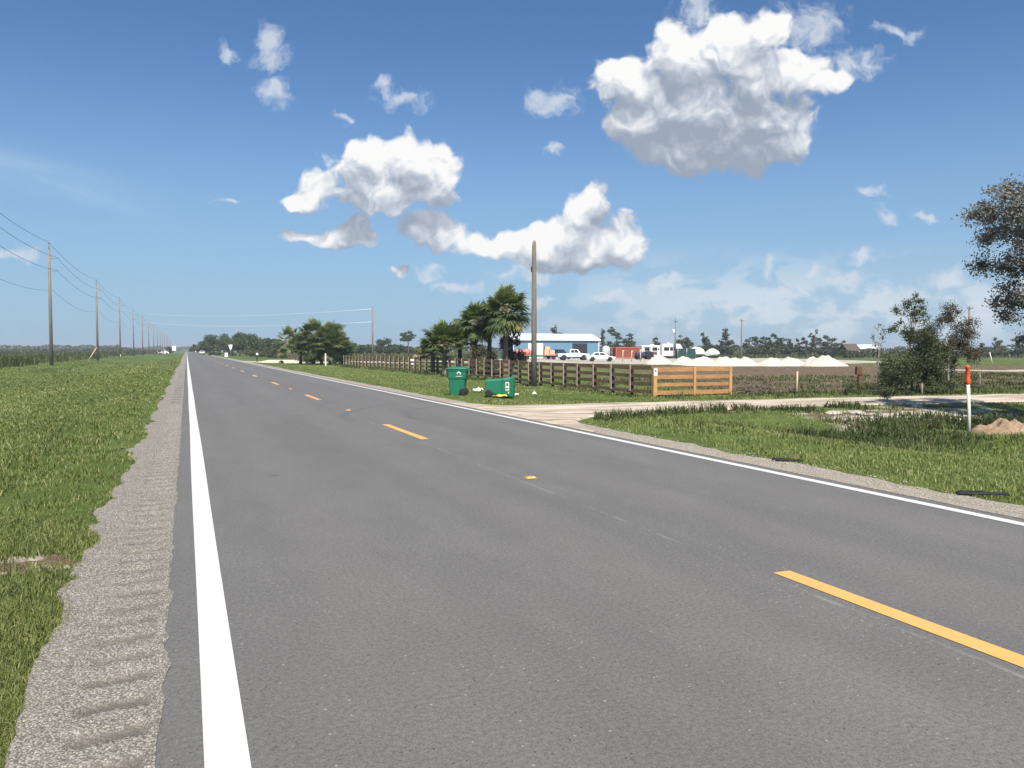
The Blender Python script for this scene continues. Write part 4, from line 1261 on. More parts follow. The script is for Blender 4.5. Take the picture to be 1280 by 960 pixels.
    cross_pole(1210, 120, 383, 'grey utility pole standing right of the thicket', .9, False)
build_poles()

# ------------------------------------------------------------------ board fence and gate panel
def fence_line(D):
    return float(np.interp(D, [27.5, 34, 42, 50, 62, 95, 150], [17.25, 17.2, 17.55, 17.9, 18.1, 17.3, 17.0]))
def build_fence(d0, d1, step, label, hgt=1.24):
    root = empty('board_fence', (fence_line(d0), d0, gzs(fence_line(d0), d0)))
    tag(root, label, 'fence')
    ox, oy, oz = root.location
    ds = np.arange(d0, d1, step)
    P = [(fence_line(d), d, gzs(fence_line(d), d)) for d in ds]
    boards = [MB() for _ in range(4)]
    for i, (x, y, g) in enumerate(P):
        lx, ly, lz = x - ox, y - oy, g - oz
        wob = RG.normal(0, .012)
        if i:
            mb = MB(); mb.box((lx + .085, ly, lz + hgt / 2 - .12), (.105, .115, hgt + .16), rz=RG.normal(0, .05), rx=wob); mb.build('post', M['tarred_post'], root)
            mb = MB(); mb.box((lx - .030, ly, lz + hgt / 2 + .10), (.024, .135, hgt - .14), rx=wob); mb.build('batten', M['batten'], root)
        if i < len(P) - 1:
            x2, y2, g2 = P[i + 1]
            for k, (zc, bh) in enumerate(((hgt - .085, .17), (hgt * .66, .15), (hgt * .40, .15), (hgt * .145, .15))):
                a = Vector((lx + .008, ly + .002, lz + zc + RG.normal(0, .008))); b = Vector((x2 - ox + .008, y2 - oy - .002, g2 - oz + zc + RG.normal(0, .008)))
                t = .013; q = bh / 2
                boards[k].hexa([(a.x - t, a.y, a.z - q), (a.x + t, a.y, a.z - q), (b.x + t, b.y, b.z - q), (b.x - t, b.y, b.z - q),
                                (a.x - t, a.y, a.z + q), (a.x + t, a.y, a.z + q), (b.x + t, b.y, b.z + q), (b.x - t, b.y, b.z + q)])
    for b in boards:
        b.build('board', M['old_board'], root)
build_fence(27.60, 96, 1.62, 'long brown board fence with pale battens running along the road')
build_fence(120, 152, 2.0, 'far reddish brown stretch of board fence beyond the far driveway', 1.25)

def build_gate():
    x0, x1, y0 = 17.30, 21.0, 27.5
    g = gzs(19, y0) + .02
    root = empty('cedar_fence', (x0, y0, g))
    tag(root, 'new orange cedar board panel with three posts at the driveway', 'fence')
    W = x1 - x0; hh = 1.16
    for i, xx in enumerate((0, W * .52, W)):
        w = (.17, .12, .14)[i]
        mb = MB(); mb.box((xx, -.045, hh / 2 - .03), (w, .045 if i != 0 else .17, hh + .06)); mb.build('post', M['cedar_v'], root, .006)
    for k, (zc, bh) in enumerate(((hh - .075, .19), (hh * .66, .16), (hh * .40, .15), (hh * .12, .17))):
        for s in (0, 1):
            a = (.085 if s == 0 else W * .52 + .003); b = (W * .52 - .003 if s == 0 else W - .0)
            mb = MB(); mb.box(((a + b) / 2, 0, zc + RG.normal(0, .006)), (b - a, .036, bh), ry=RG.normal(0, .004)); mb.build('board', M['cedar'], root, .004)
    sg = empty('notice', (x0 + .0, y0 - .135, g + hh - .18)); tag(sg, 'small white notice with a dark spot on the cedar gate post', 'notice')
    mb = MB(); mb.box((0, 0, 0), (.18, .008, .30)); mb.build('plate', M['decal'], sg, .01)
    mb = MB(); mb.lathe([(.002, 0), (.035, 0), (.035, .003), (.002, .003)], 14, 'Y', (0, -.009, .05)); mb.build('dark_spot', M['decal_dark'], sg)
build_gate()

def post_thing(name, px, py, top, w, mat, label, cat, lean=(0, 0), cap=None):
    x, y, g, z = gspot(px, py)
    h = (py - top) / 1000 * z
    root = empty(name, (x, y, g), -TH); tag(root, label, cat)
    mb = MB(); mb.tube([(0, 0, -.15), (lean[0] * h * .5, lean[1] * h * .5, h * .5), (lean[0] * h, lean[1] * h, h)], [w, w * .95, w * .85], 8); mb.build('shaft', M[mat], root)
    return root, h, z
r, h, z = post_thing('fence_post', 996, 492, 464, .05, 'batten', 'thin tan fence post standing alone right of the cedar panel', 'fence post', (.03, 0))
r, h, z = post_thing('fence_post', 1153, 494, 479, .05, 'pole', 'short grey fence post in front of the thicket', 'fence post')
r, h, z = post_thing('fence_post', 1225, 491, 464, .04, 'pole', 'slim grey fence post behind the white and orange marker', 'fence post')
def build_field_bits():
    x, y, g, z = gspot(1074, 490)
    root = empty('birdhouse_post', (x, y, g), -TH); tag(root, 'rust brown post with a box on top at the field edge', 'post')
    h = 33 / 1000 * z
    mb = MB(); mb.box((.04, 0, h * .33 - .08), (.17, .14, h * .66 + .16)); mb.build('shaft', M['rust_wood'], root, .01)
    mb = MB(); mb.box((-.03, -.01, h * .66 + h * .15), (.24, .20, h * .30), ry=.02); mb.build('box', M['rust_wood'], root, .012)
    mb = MB(); mb.box((.14, 0, h * .56), (.10, .12, .09)); mb.build('bracket', M['rust_wood'], root, .01)
    # marker pipe
    x, y, g, z = gspot(1213.5, 546)
    h = (546 - 458) / 1000 * z
    root = empty('marker_pipe', (x, y, g), -TH); tag(root, 'white plastic marker pipe with orange top standing in the verge', 'marker')
    L = -.055
    mb = MB(); mb.tube([(0, 0, -.1), (L * .4, 0, h * .4), (L, 0, h * .78)], [.037, .036, .035], 16); mb.build('pipe', M['pvc'], root)
    mb = MB(); mb.lathe([(.044, h * .73), (.050, h * .735), (.050, h * .79), (.045, h * .80), (.045, h * .96), (.051, h * .965), (.048, h * .985), (.03, h), (.004, h)], 16, 'Z', (0, 0, 0))
    mb.v = [(p[0] + L * p[2] / (h * .78) * 1.02, p[1], p[2]) for p in mb.v]
    mb.build('orange_top', M['orange'], root)
    # stake
    x, y, g, z = gspot(1241, 456)
    mb = MB(); mb.tube([(x, y, g - .1), (x - .5, y + .1, g + 1.6)], [.06, .05], 8); tag(mb.build('stake', M['pvc']), 'pale stake leaning left in the far right field', 'stake')
    # mounds
    def mound(name, px, py, w, h, mat, label, cat, group=None, seed=0, peak=1.0, dpt=1.0, clod=.35):
        x, y, g, z = gspot(px, py)
        n = 72; m = 26
        V = []; 
        rs = np.linspace(0, 1, m)
        A = np.linspace(0, 2 * np.pi, n, endpoint=False)
        R, T = np.meshgrid(rs, A, indexing='ij')
        lump = 1 + .22 * (fbm(np.cos(T) * 1.3 + seed * 3.7 + 5, np.sin(T) * 1.3 + seed + 5, 3) - .5) * 2
        X = R * np.cos(T) * w / 2 * lump; Y = R * np.sin(T) * w / 2 * lump * dpt
        prof = np.clip(1 - R, 0, 1) ** peak
        prof = np.where(R < .22, np.minimum(prof, (1 - .22) ** peak + .06), prof)
        Z = h * prof * (1 + clod * (fbm(X / w * 5 + seed * 2.1, Y / w * 5 + 9, 3) - .5)) + (.10 + clod * .35) * h * (fbm(X / w * 14, Y / w * 14 + seed, 3) - .5) * np.clip((1 - R) * 6, 0, 1)
        Z = np.where(R > .97, -.08, Z)
        V = np.stack([X.ravel(), Y.ravel(), Z.ravel()], 1)
        i = (np.arange(m - 1)[:, None] * n + np.arange(n)[None, :])
        j = (np.arange(m - 1)[:, None] * n + (np.arange(n) + 1)[None, :] % n)
        F = np.stack([i, i + n, j + n, j], -1).reshape(-1, 4)
        o = np_mesh(name, V, [F], mat, None, None, True)
        o.location = (x, y, g); o.rotation_euler = (0, 0, -TH)
        tag(o, label, cat, group)
    labs = ['leftmost lime rock pile, standing alone behind the cedar panel', 'second lime rock pile from the left, above the middle of the cedar panel', 'broad lime rock pile above the right end of the cedar panel',
            'lime rock pile just right of the cedar panel', 'low lime rock pile left of the crossarm pole', 'lime rock pile under the crossarm pole', 'lime rock pile in the middle of the row right of the crossarm pole',
            'peaked lime rock pile third from the right end', 'small lime rock pile second from the right end', 'large lime rock pile at the right end of the row']
    data = [(823, 455.5, 27, 11.5), (855, 456, 25, 11), (879, 457, 34, 12), (904, 457.5, 30, 13), (917, 457.5, 24, 11), (932, 457.5, 26, 11.5), (965, 457.5, 31, 11), (989, 457.5, 31, 11.5), (1015, 456.5, 22, 10), (1032, 457.5, 40, 12.5)]
    for k, (px, py, w, h) in enumerate(data):
        z = 1870 / (py - 438)
        mound('lime_rock_pile', px, py, w * z / 1000 * 1.45, h * z / 1000 * 1.12, M['lime'], labs[k], 'rock pile', 'lime rock piles in the yard', k, .95, .8)
    mound('sand_mound', 1254, 539, 1.5, .24, M['mound'], 'low orange sand mound in the verge right of the marker pipe', 'sand mound', None, 21, .6, .7, 1.3)
    # pulled-up brush behind the panel
    x, y, g, z = gspot(948, 492)
    mb = MB()
    for _ in range(70):
        a = RG.random() * 6.28; c = Vector((RG.normal(0, .6), RG.normal(0, .25), abs(RG.normal(.10, .12))))
        d = Vector((math.cos(a), math.sin(a), RG.normal(0, .35))) * (.25 + .4 * RG.random())
        mb.tube([c - d, c + Vector((0, 0, .06)), c + d], [.012, .016, .006], 5)
    mb.tube([(-1.2, 0, .08), (0, .05, .14), (1.2, 0, .07)], [.03, .04, .02], 6)
    o = mb.build('brush_pile', M['bark'])
    o.location = (x, y, g); tag(o, 'low pile of dry pulled up brush beside the cedar panel', 'brush pile')
    # pale stones by the ditch
    for k, (px, py, s, lab) in enumerate([(1074, 518, .24, 'largest pale rock in the weeds by the ditch'), (1108, 521, .22, 'pale rock in the weeds left of the marker pipe'), (1147, 508, .17, 'small pale rock at the driveway edge under the thicket'), (1055, 507, .14, 'small pale rock at the near driveway edge'), (1043, 530, .22, 'flat pale rock low in the ditch weeds')]):
        x, y, g, z = gspot(px, py)
        bm = bmesh.new(); bmesh.ops.create_icosphere(bm, subdivisions=3, radius=s)
        for v in bm.verts:
            n = mnoise.noise(v.co * 4 + Vector((k * 7, 0, 0))) * .30 + mnoise.noise(v.co * 11 + Vector((k * 3, 0, 0))) * .14
            v.co *= 1 + n; v.co.z *= .38
        me = bpy.data.meshes.new('rock'); bm.to_mesh(me); bm.free()
        o = link_mesh('rock', me, M['stone']); o.location = (x, y, g + s * .05); o.rotation_euler = (0, 0, k * 1.3)
        tag(o, lab, 'rock', 'pale rocks by the ditch')
    # strips of tyre on the right shoulder
    for px0, py0, px1, py1, lab in ((967, 578, 1003, 579.5, 'shorter strip of black tyre tread on the right shoulder'), (1200, 621, 1262, 624, 'longer curled strip of black tyre tread on the right shoulder')):
        a = gspot(px0, py0); b = gspot(px1, py1)
        mb = MB(); n = 12; rings = []
        for i in range(n + 1):
            t = i / n
            x = a[0] + (b[0] - a[0]) * t; y = a[1] + (b[1] - a[1]) * t + .03 * math.sin(t * 5)
            z = -.018 + .010 * abs(math.sin(t * 9))
            w = .055 * (0.25 + .75 * math.sin(math.pi * min(1, t * 1.15 + .12))) * (.75 + .5 * abs(math.sin(t * 23)))
            rings.append([(x - .3 * w, y - w, z), (x + .3 * w, y + w, z + .012), (x + .3 * w, y + w, z + .028), (x - .3 * w, y - w, z + .016)])
        mb.loft(rings); tag(mb.build('tyre_scrap', M['rubber']), lab, 'tyre scrap', 'tyre scraps on the shoulder')
    # raised reflective markers on the centre line
    for px, py, lab in ((662.5, 599, 'nearest raised yellow reflector on the road centre line'), (433.5, 513.5, 'second raised yellow reflector on the centre line'), (362, 486.5, 'third raised yellow reflector, far up the centre line')):
        z = H * 1000 / (py - 438); x, y = spot(px, z)
        root = empty('road_reflector', (3.88, y, .0045)); tag(root, lab, 'road reflector', 'raised reflectors on the centre line')
        mb = MB(); mb.hexa([(-.07, -.06, 0), (.07, -.06, 0), (.07, .06, 0), (-.07, .06, 0), (-.05, -.025, .022), (.05, -.025, .022), (.05, .025, .022), (-.05, .025, .022)]); mb.build('body', M['reflector'], root, .004)
        mb = MB(); mb.add([(-.055, -.0565, .005), (.055, -.0565, .005), (.045, -.031, .0215), (-.045, -.031, .0215)], [(0, 1, 2, 3)]); mb.v = [(p[0], p[1] - .0015, p[2] + .001) for p in mb.v]; mb.build('lens', M['yellow_paint'], root)
build_field_bits()

# ------------------------------------------------------------------ rubbish bins
def make_bin(root, toppled=False):
    def ring(cx, hx, hy, z, r=.07, n=5):
        pts = []
        for sx, sy, a0 in ((1, 1, 0), (-1, 1, 90), (-1, -1, 180), (1, -1, 270)):
            for k in range(n):
                a = math.radians(a0 + 90 * k / (n - 1))
                pts.append((cx + sx * (hx - r) + r * math.cos(a), sy * (hy - r) + r * math.sin(a), z))
        return pts
    # local: +x is the back (wheels, handle), z up
    prof = [(.00, .245, .235, .0), (.0, .255, .245, .03), (.012, .300, .285, .56), (.014, .303, .288, .60), (.016, .330, .310, .62), (.02, .338, .318, .70), (.022, .350, .325, .90), (.022, .372, .347, .905), (.022, .374, .349, .955), (.022, .345, .322, .96)]
    mb = MB(); mb.loft([ring(c, a, b, z) for c, a, b, z in prof]); body = mb.build('body', M['bin'], root)
    body.data.polygons.foreach_set('use_smooth', [False] * len(body.data.polygons))
    b = body.modifiers.new('b', 'BEVEL'); b.width = .006; b.segments = 2; b.limit_method = 'ANGLE'; b.angle_limit = math.radians(30)
    lid = [(.01, .385, .360, .962), (.01, .392, .366, .966), (.01, .390, .364, .985), (.015, .36, .33, 1.01), (.03, .26, .22, 1.045), (.03, .12, .1, 1.055)]
    mb = MB(); mb.loft([ring(c, a, bb, z) for c, a, bb, z in lid]); mb.box((-.40, 0, .972), (.06, .30, .018)); mb.build('lid', M['bin_lid'], root)
    mb = MB(); mb.tube([(.36, -.26, .93), (.455, -.26, .955), (.455, .26, .955), (.36, .26, .93)], .018, 8); mb.box((.40, .2, .93), (.07, .03, .06)); mb.box((.40, -.2, .93), (.07, .03, .06)); mb.build('handle', M['bin_lid'], root)
    mb = MB(); mb.tube([(.235, -.30, .13), (.235, .30, .13)], .014, 8); mb.build('axle', M['steel'], root)
    for s in (-1, 1):
        mb = MB(); mb.lathe([(.06, -.03), (.115, -.032), (.132, -.02), (.132, .02), (.115, .032), (.06, .03)], 22, 'Y', (.235, s * .295, .132)); w = mb.build('wheel', M['rubber'], root)
        mb = MB(); mb.lathe([(.004, -.022), (.05, -.024), (.06, -.014), (.06, .014), (.05, .024), (.004, .022)], 14, 'Y', (.235, s * .295, .132)); mb.build('hub', M['dark'], w)
    return body

def build_bins():
    x, y, g, z = gspot(572, 494)
    r = empty('rubbish_bin', (x, y, g), -TH - .10); tag(r, 'green wheeled rubbish bin standing upright on the verge', 'rubbish bin')
    make_bin(r)
    def yy(zz): return -(.288 + (.318 - .288) * (zz - .60) / .10) if zz < .70 else -(.318 + (.325 - .318) * (zz - .7) / .2)
    # round white emblem with a small banner under it, on the side
    mb = MB(); e = yy(.80) - .006
    mb.lathe([(.004, 0), (.075, 0), (.075, .003), (.004, .003)], 24, 'Y', (.10, e - .002, .80)); em = mb.build('emblem', M['decal'], r)
    mb = MB(); mb.lathe([(.030, 0), (.042, 0), (.042, .002), (.030, .002)], 20, 'Y', (.10, e - .006, .80)); mb.box((.10, e - .005, .80), (.09, .002, .012), ry=.8); mb.build('mark', M['bin'], em)
    mb = MB(); mb.box((.10, yy(.70) - .008, .705), (.22, .003, .018)); mb.build('banner', M['decal'], r)
    x, y, g, z = gspot(607, 496.5)
    r = empty('rubbish_bin', (x, y, g), -TH - .06); tag(r, 'green wheeled rubbish bin lying on its side next to the upright one', 'rubbish bin')
    body = make_bin(r)
    mb = MB(); mb.box((-.02, -.3285, .80), (.30, .003, .13)); st = mb.build('sticker', M['decal'], r)
    mb = MB(); mb.box((-.08, -.3310, .80), (.10, .002, .07)); mb.box((.06, -.3310, .79), (.05, .002, .09)); mb.build('print', M['decal_dark'], st)
    mb = MB(); mb.box((.20, -.3285, .845), (.07, .003, .03), ry=.5); mb.build('mark', M['decal'], r)
    # turn it over onto its back: local z along the ground, back down
    r.rotation_euler = (Matrix.Rotation(-TH - .06, 3, 'Z') @ Matrix.Rotation(math.radians(90), 3, 'Y')).to_euler()
    r.location.z = g + .385
build_bins()

def litter(px, py, w, l, mat, label, cat='litter', hump=.03):
    x, y, g, z = gspot(px, py)
    n = 7; V = []; 
    for i in range(n):
        for j in range(n):
            u, v = i / (n - 1) - .5, j / (n - 1) - .5
            V.append((u * w * (1 + .2 * RG.normal(0, .3)), v * l, .02 + hump * (RG.random() + .6 * math.cos(u * 3) * math.cos(v * 3))))
    F = [(i * n + j, (i + 1) * n + j, (i + 1) * n + j + 1, i * n + j + 1) for i in range(n - 1) for j in range(n - 1)]
    mb = MB(); mb.add(V, F)
    o = mb.build('litter', M[mat]); o.location = (x, y, g + .05); o.rotation_euler = (0, 0, -TH)
    sd = o.modifiers.new('s', 'SOLIDIFY'); sd.thickness = .004
    tag(o, label, cat, 'litter around the bins')
litter(598, 491, .42, .3, 'paper', 'cream piece of litter between the two green bins', hump=.10)
litter(626, 498.5, .42, .2, 'yellow_litter', 'yellow piece of plastic under the toppled bin', hump=.06)
litter(644, 496.5, .28, .22, 'paper', 'pale scrap of paper right of the toppled bin', hump=.05)
litter(668, 495.5, .16, .16, 'paper', 'small white crumpled paper in the grass right of the bins', hump=.08)

# ------------------------------------------------------------------ the yard: shed, vehicles, campers
def ribbed(name, col, axis='x', pitch=.3, rough=.45, metal=0.0, dirt=0.25):
    m, N, b = new_mat(name)
    p = obj_co(N)
    sx = N.n('ShaderNodeSeparateXYZ'); N.put(sx.inputs[0], p)
    w = N.m('SINE', N.m('MULTIPLY', sx.outputs[{'x': 0, 'y': 1, 'z': 2}[axis]], 2 * math.pi / pitch))
    h = N.rng(w, .55, .85)
    st = N.noise(N.v('MULTIPLY', p, (1.2, 1.2, .25)), 1.0, 5, .65)
    N.put(b.inputs['Base Color'], N.mix(N.m('MULTIPLY', N.rng(st, .45, .75), dirt), col, tuple(c * .55 + .03 for c in col)))
    b.inputs['Roughness'].default_value = rough
    b.inputs['Metallic'].default_value = metal
    bump(N, b, h, .8, .03)
    return m
M['blue_steel'] = ribbed('blue_ribbed_steel', (0.125, 0.225, 0.31))
M['white_steel'] = ribbed('white_ribbed_steel', (0.70, 0.70, 0.70), dirt=.1)
M['rust_steel'] = ribbed('rust_red_steel', (0.26, 0.065, 0.04), pitch=.28, rough=.7)
M['galv'] = ribbed('pale_tank_steel', (0.62, 0.64, 0.65), 'z', .5)
M['red_paint'] = simple('faded_red_paint', (0.52, 0.14, 0.105), .55, .2, 3, dirt=(.40, .22, .18))
M['pink_tarp'] = simple('faded_red_tarp', (0.60, 0.20, 0.155), .7, .2, 3, bumps=.3)
M['tan_ply'] = simple('tan_plywood', (0.50, 0.36, 0.22), .8, .2, 4)
M['camper'] = simple('camper_white', (0.72, 0.71, 0.67), .4, .05, 2, dirt=(.5, .48, .42))
M['camper_band'] = simple('camper_dark_band', (0.11, 0.09, 0.085), .45, .15, 2)
M['navy'] = simple('dark_blue_paint', (0.035, 0.055, 0.12), .4, .2, 4)
M['green_net'] = simple('dark_green_netting', (0.015, 0.055, 0.045), .9, .3, 6, bumps=.4)
M['roof_brown'] = simple('brown_shingles', (0.085, 0.065, 0.055), .9, .3, 5, bumps=.3)

def build_shed():
    z = 182
    x, y = spot(641.5, z); g = gzs(x, y) + .03
    root = empty('blue_shed', (x, y, g)); tag(root, 'long blue metal shed with a white roof behind the parked vehicles', 'shed')
    W, Dp, E = 22.0, 8.0, 4.35
    rz = E + 1.25; yr = Dp / 2
    mb = MB()
    mb.add([(0, 0, 0), (W, 0, 0), (W, 0, E), (0, 0, E)], [(0, 1, 2, 3)])
    mb.build('long_wall', M['blue_steel'], root)
    mb = MB()
    mb.add([(0, Dp, 0), (W, Dp, 0), (W, Dp, E), (0, Dp, E)], [(3, 2, 1, 0)])
    mb.build('long_wall', M['blue_steel'], root)
    for xx in (0, W):
        mb = MB()
        mb.add([(xx, 0, 0), (xx, Dp, 0), (xx, Dp, E), (xx, yr, rz), (xx, 0, E)], [(0, 1, 2, 3, 4)])
        mb.build('gable_wall', M['blue_steel'], root)
    mb = MB(); o = .28; sl = (rz - E) / yr
    def slab(y0, z0, y1, z1):
        mb.hexa([(-o, y0, z0 + .02), (W + o, y0, z0 + .02), (W + o, y1, z1 + .02), (-o, y1, z1 + .02), (-o, y0, z0 + .14), (W + o, y0, z0 + .14), (W + o, y1, z1 + .14), (-o, y1, z1 + .14)])
    slab(-.35, E - .35 * sl, yr, rz); slab(Dp + .35, E - .35 * sl, yr, rz)
    mb.build('roof', M['white_steel'], root)
    mb = MB(); mb.box((W / 2, -.40, E - .16), (W + .6, .10, .16)); mb.build('eave_trim', M['white_metal'], root)
    for xx in (.06, W - .06):
        mb = MB(); mb.box((xx, -.035, E / 2 - .12), (.16, .06, E - .3)); mb.build('corner_trim', M['white_metal'], root)
    d = MB(); d.box((5.55, -.04, 1.72), (3.7, .07, 3.44)); dr = d.build('garage_door', M['white_metal'], root)
    d = MB()
    for k in range(1, 5): d.box((5.55, -.08, k * .69), (3.6, .014, .03))
    d.build('panel_groove', M['steel'], dr)
    d = MB(); d.box((16.9, -.012, 1.62), (3.5, .02, 3.24)); op = d.build('doorway_shade_panel', M['dark'], root); tag(op, 'dark panel painted as the shaded open doorway')  # dark slab on the wall, painted for the shade inside the doorway
    d = MB(); d.box((16.9, -.05, 3.36), (3.9, .09, .2)); d.box((15.05, -.05, 1.62), (.18, .09, 3.24)); d.box((18.75, -.05, 1.62), (.18, .09, 3.24)); d.build('door_frame', M['navy'], op)
build_shed()

def wheel(root, x, y, r, w, rim='steel'):
    mb = MB(); mb.lathe([(r * .62, -w * .5), (r * .9, -w * .5), (r, -w * .34), (r, w * .34), (r * .9, w * .5), (r * .62, w * .5)], 22, 'Y', (x, y, r)); t = mb.build('wheel', M['rubber'], root)
    mb = MB(); mb.lathe([(.01, -w * .46), (r * .3, -w * .48), (r * .58, -w * .40), (r * .62, -w * .3), (r * .62, w * .3), (r * .58, w * .40), (r * .3, w * .48), (.01, w * .46)], 16, 'Y', (x, y, r)); mb.build('rim', M[rim], t)

def vehicle(name, loc, heading, label, cat, side, arches, half, cabin, tyre, paint, group=None, dark_sill=True, panes=None, lamps=(0, 0), bed=None):
    """side: lower body outline (x forward, z); cabin: (x0 bottom rear, x1 top rear, x2 top front, x3 bottom front, z0, z1, half bottom, half top)"""
    root = empty(name, loc, heading); tag(root, label, cat, group)
    mb = MB()
    xs = [p[0] for p in side]; L0, L1 = min(xs), max(xs)
    out = list(side)
    rings = []
    for yy, ins in ((-half, .06), (-half * .93, 0.0), (half * .93, 0.0), (half, .06)):
        cx = (L0 + L1) / 2; cz = sum(p[1] for p in side) / len(side)
        rings.append([(cx + (px_ - cx) * (1 - ins * .35), yy, cz + (pz - cz) * (1 - ins * 1.2)) for px_, pz in out])
    mb.loft(rings, True, False)
    x0, x1, x2, x3, z0, z1, hb, ht = cabin
    mb.hexa([(x0, -hb, z0), (x3, -hb, z0), (x3, hb, z0), (x0, hb, z0), (x1, -ht, z1), (x2, -ht, z1), (x2, ht, z1), (x1, ht, z1)])
    mb.build('body', M[paint], root, .035, 2)
    # windows a hair proud of the cabin's sides
    def pane(a0, a1, b0=.16, b1=.86, nm='window'):
        for s in (-1, 1):
            q = []
            for t, (fa) in ((b0, a0), (b0, a1), (b1, a1), (b1, a0)):
                zz = z0 + (z1 - z0) * t
                xa = x0 + (x1 - x0) * t; xb = x3 + (x2 - x3) * t
                q.append((xa + (xb - xa) * fa, s * (hb + (ht - hb) * t + .008), zz))
            m2 = MB(); m2.add(q, [(0, 1, 2, 3)] if s < 0 else [(3, 2, 1, 0)]); m2.build(nm, M['glass'], root)
    for a0, a1 in (panes or ((.10, .48), (.53, .92))):
        pane(a0, a1)
    for (xa, xb, s, nm) in ((x3, x2, 1, 'windscreen'), (x0, x1, -1, 'rear_window')):
        q = []
        for t, sy in ((.14, -1), (.14, 1), (.88, 1), (.88, -1)):
            q.append((xa + (xb - xa) * t + s * .012, sy * (hb + (ht - hb) * t) * .86, z0 + (z1 - z0) * t + .006))
        m2 = MB(); m2.add(q, [(0, 1, 2, 3)]); m2.build(nm, M['glass'], root)
    r, w = tyre
    for ax in arches:
        for s in (-1, 1):
            wheel(root, ax, s * (half - w * .42), r, w)
            m2 = MB()
            arc = [(ax + (r + .10) * math.cos(a), r + (r + .10) * math.sin(a)) for a in np.linspace(0, math.pi, 12)]
            m2.extrude(arc, s * (half - .12), s * (half + .012)); m2.build('wheel_arch', M['dark'], root)
    if dark_sill:
        zb = min(p[1] for p in side)
        m2 = MB(); m2.box(((L0 + L1) / 2, 0, zb + .02), ((L1 - L0) * .93, half * 1.94, .12)); m2.build('sill', M['dark'], root)
    for s in (-1, 1):
        m2 = MB(); m2.box((L1 - .05, s * half * .72, lamps[0]), (.10, .30, .16)); m2.build('headlight', M['lamp_clear'], root, .02)
        m2 = MB(); m2.box((L0 + .03, s * half * .86, lamps[1]), (.08, .16, .30)); m2.build('tail_light', M['lamp_red'], root, .02)
        m2 = MB(); m2.box((x3 - .35, s * (hb + .14), z0 + .12), (.14, .20, .16)); m2.build('mirror', M['dark' if cat == 'pickup' else paint], root, .02)
    m2 = MB(); m2.box((L1 + .03, 0, min(p[1] for p in side) + .16), (.12, half * 1.9, .20)); m2.box((L0 - .03, 0, min(p[1] for p in side) + .16), (.12, half * 1.9, .20)); m2.build('bumper', M['dark'], root, .02)
    if bed:
        m2 = MB(); m2.box(((bed[0] + bed[1]) / 2, 0, bed[2] + .004), (bed[1] - bed[0], half * 1.66, .012)); m2.build('cargo_bed', M['dark'], root)
    return root

PICKUP = [(-2.9, .62), (-2.95, 1.25), (-.55, 1.28), (1.25, 1.30), (2.75, 1.22), (2.95, 1.10), (2.98, .62)]
SEDAN = [(-2.3, .30), (-2.42, .62), (-2.30, .93), (-1.5, .98), (.75, .94), (2.1, .76), (2.38, .58), (2.34, .30)]
def at_lot(px, z, dz=.04):
    x, y, g = on(px, z); return (x, y, g + dz)
vehicle('pickup_truck', at_lot(716, 150), math.radians(-16), 'white lifted crew cab pickup parked in front of the blue shed', 'pickup', PICKUP, (-1.85, 1.95), 1.0,
        (-.72, -.52, .78, 1.42, 1.26, 2.06, .90, .76), (.47, .32), 'car_white', panes=((.08, .42), (.47, .84)), lamps=(1.05, 1.0), bed=(-2.8, -.8, 1.27))
vehicle('sedan', at_lot(750.5, 132), math.radians(-20), 'white four door sedan parked right of the white pickup', 'car', SEDAN, (-1.42, 1.45), .90,
        (-1.75, -.95, .35, 1.25, .93, 1.46, .80, .60), (.33, .22), 'car_white', lamps=(.68, .76))
# on the road, far off
vehicle('sedan', (5.3, 318, .004), math.radians(90), 'white car driving away in the right lane far down the road', 'car', SEDAN, (-1.42, 1.45), .92,
        (-1.75, -.95, .35, 1.25, .93, 1.46, .80, .60), (.33, .22), 'car_white', lamps=(.68, .76))
vehicle('van', on(204, 360), math.radians(10), 'white van standing on the left verge near the far poles', 'van', [(-2.4, .4), (-2.45, 1.5), (1.4, 1.5), (2.3, 1.1), (2.45, .4)], (-1.5, 1.5), .95,
        (-2.4, -2.3, .8, 1.6, 1.48, 2.1, .92, .84), (.36, .24), 'car_white', lamps=(.8, .9))
def box_truck(x, y):
    root = empty('box_truck', (x, y, .004), math.radians(90)); tag(root, 'pale box truck at the far end of the road ahead of the white car', 'truck')
    mb = MB(); mb.box((-1, 0, 2.15), (5.4, 2.5, 2.7)); mb.build('cargo_box', M['white_metal'], root, .04)
    mb = MB(); mb.extrude([(1.75, .6), (3.6, .6), (3.7, 1.4), (3.2, 1.6), (2.9, 2.4), (1.75, 2.4)], -1.05, 1.05); mb.build('cab', M['car_white'], root, .05)
    mb = MB(); mb.box((-.2, 0, .62), (6.6, .9, .22)); mb.build('chassis', M['dark'], root)
    for ax in (-2.2, 2.7):
        for s in (-1, 1): wheel(root, ax, s * .98, .48, .28)
    for s in (-1, 1):
        mb = MB(); mb.box((-3.72, s * 1.0, 1.0), (.06, .2, .2)); mb.build('tail_light', M['lamp_red'], root)
box_truck(5.2, 520)

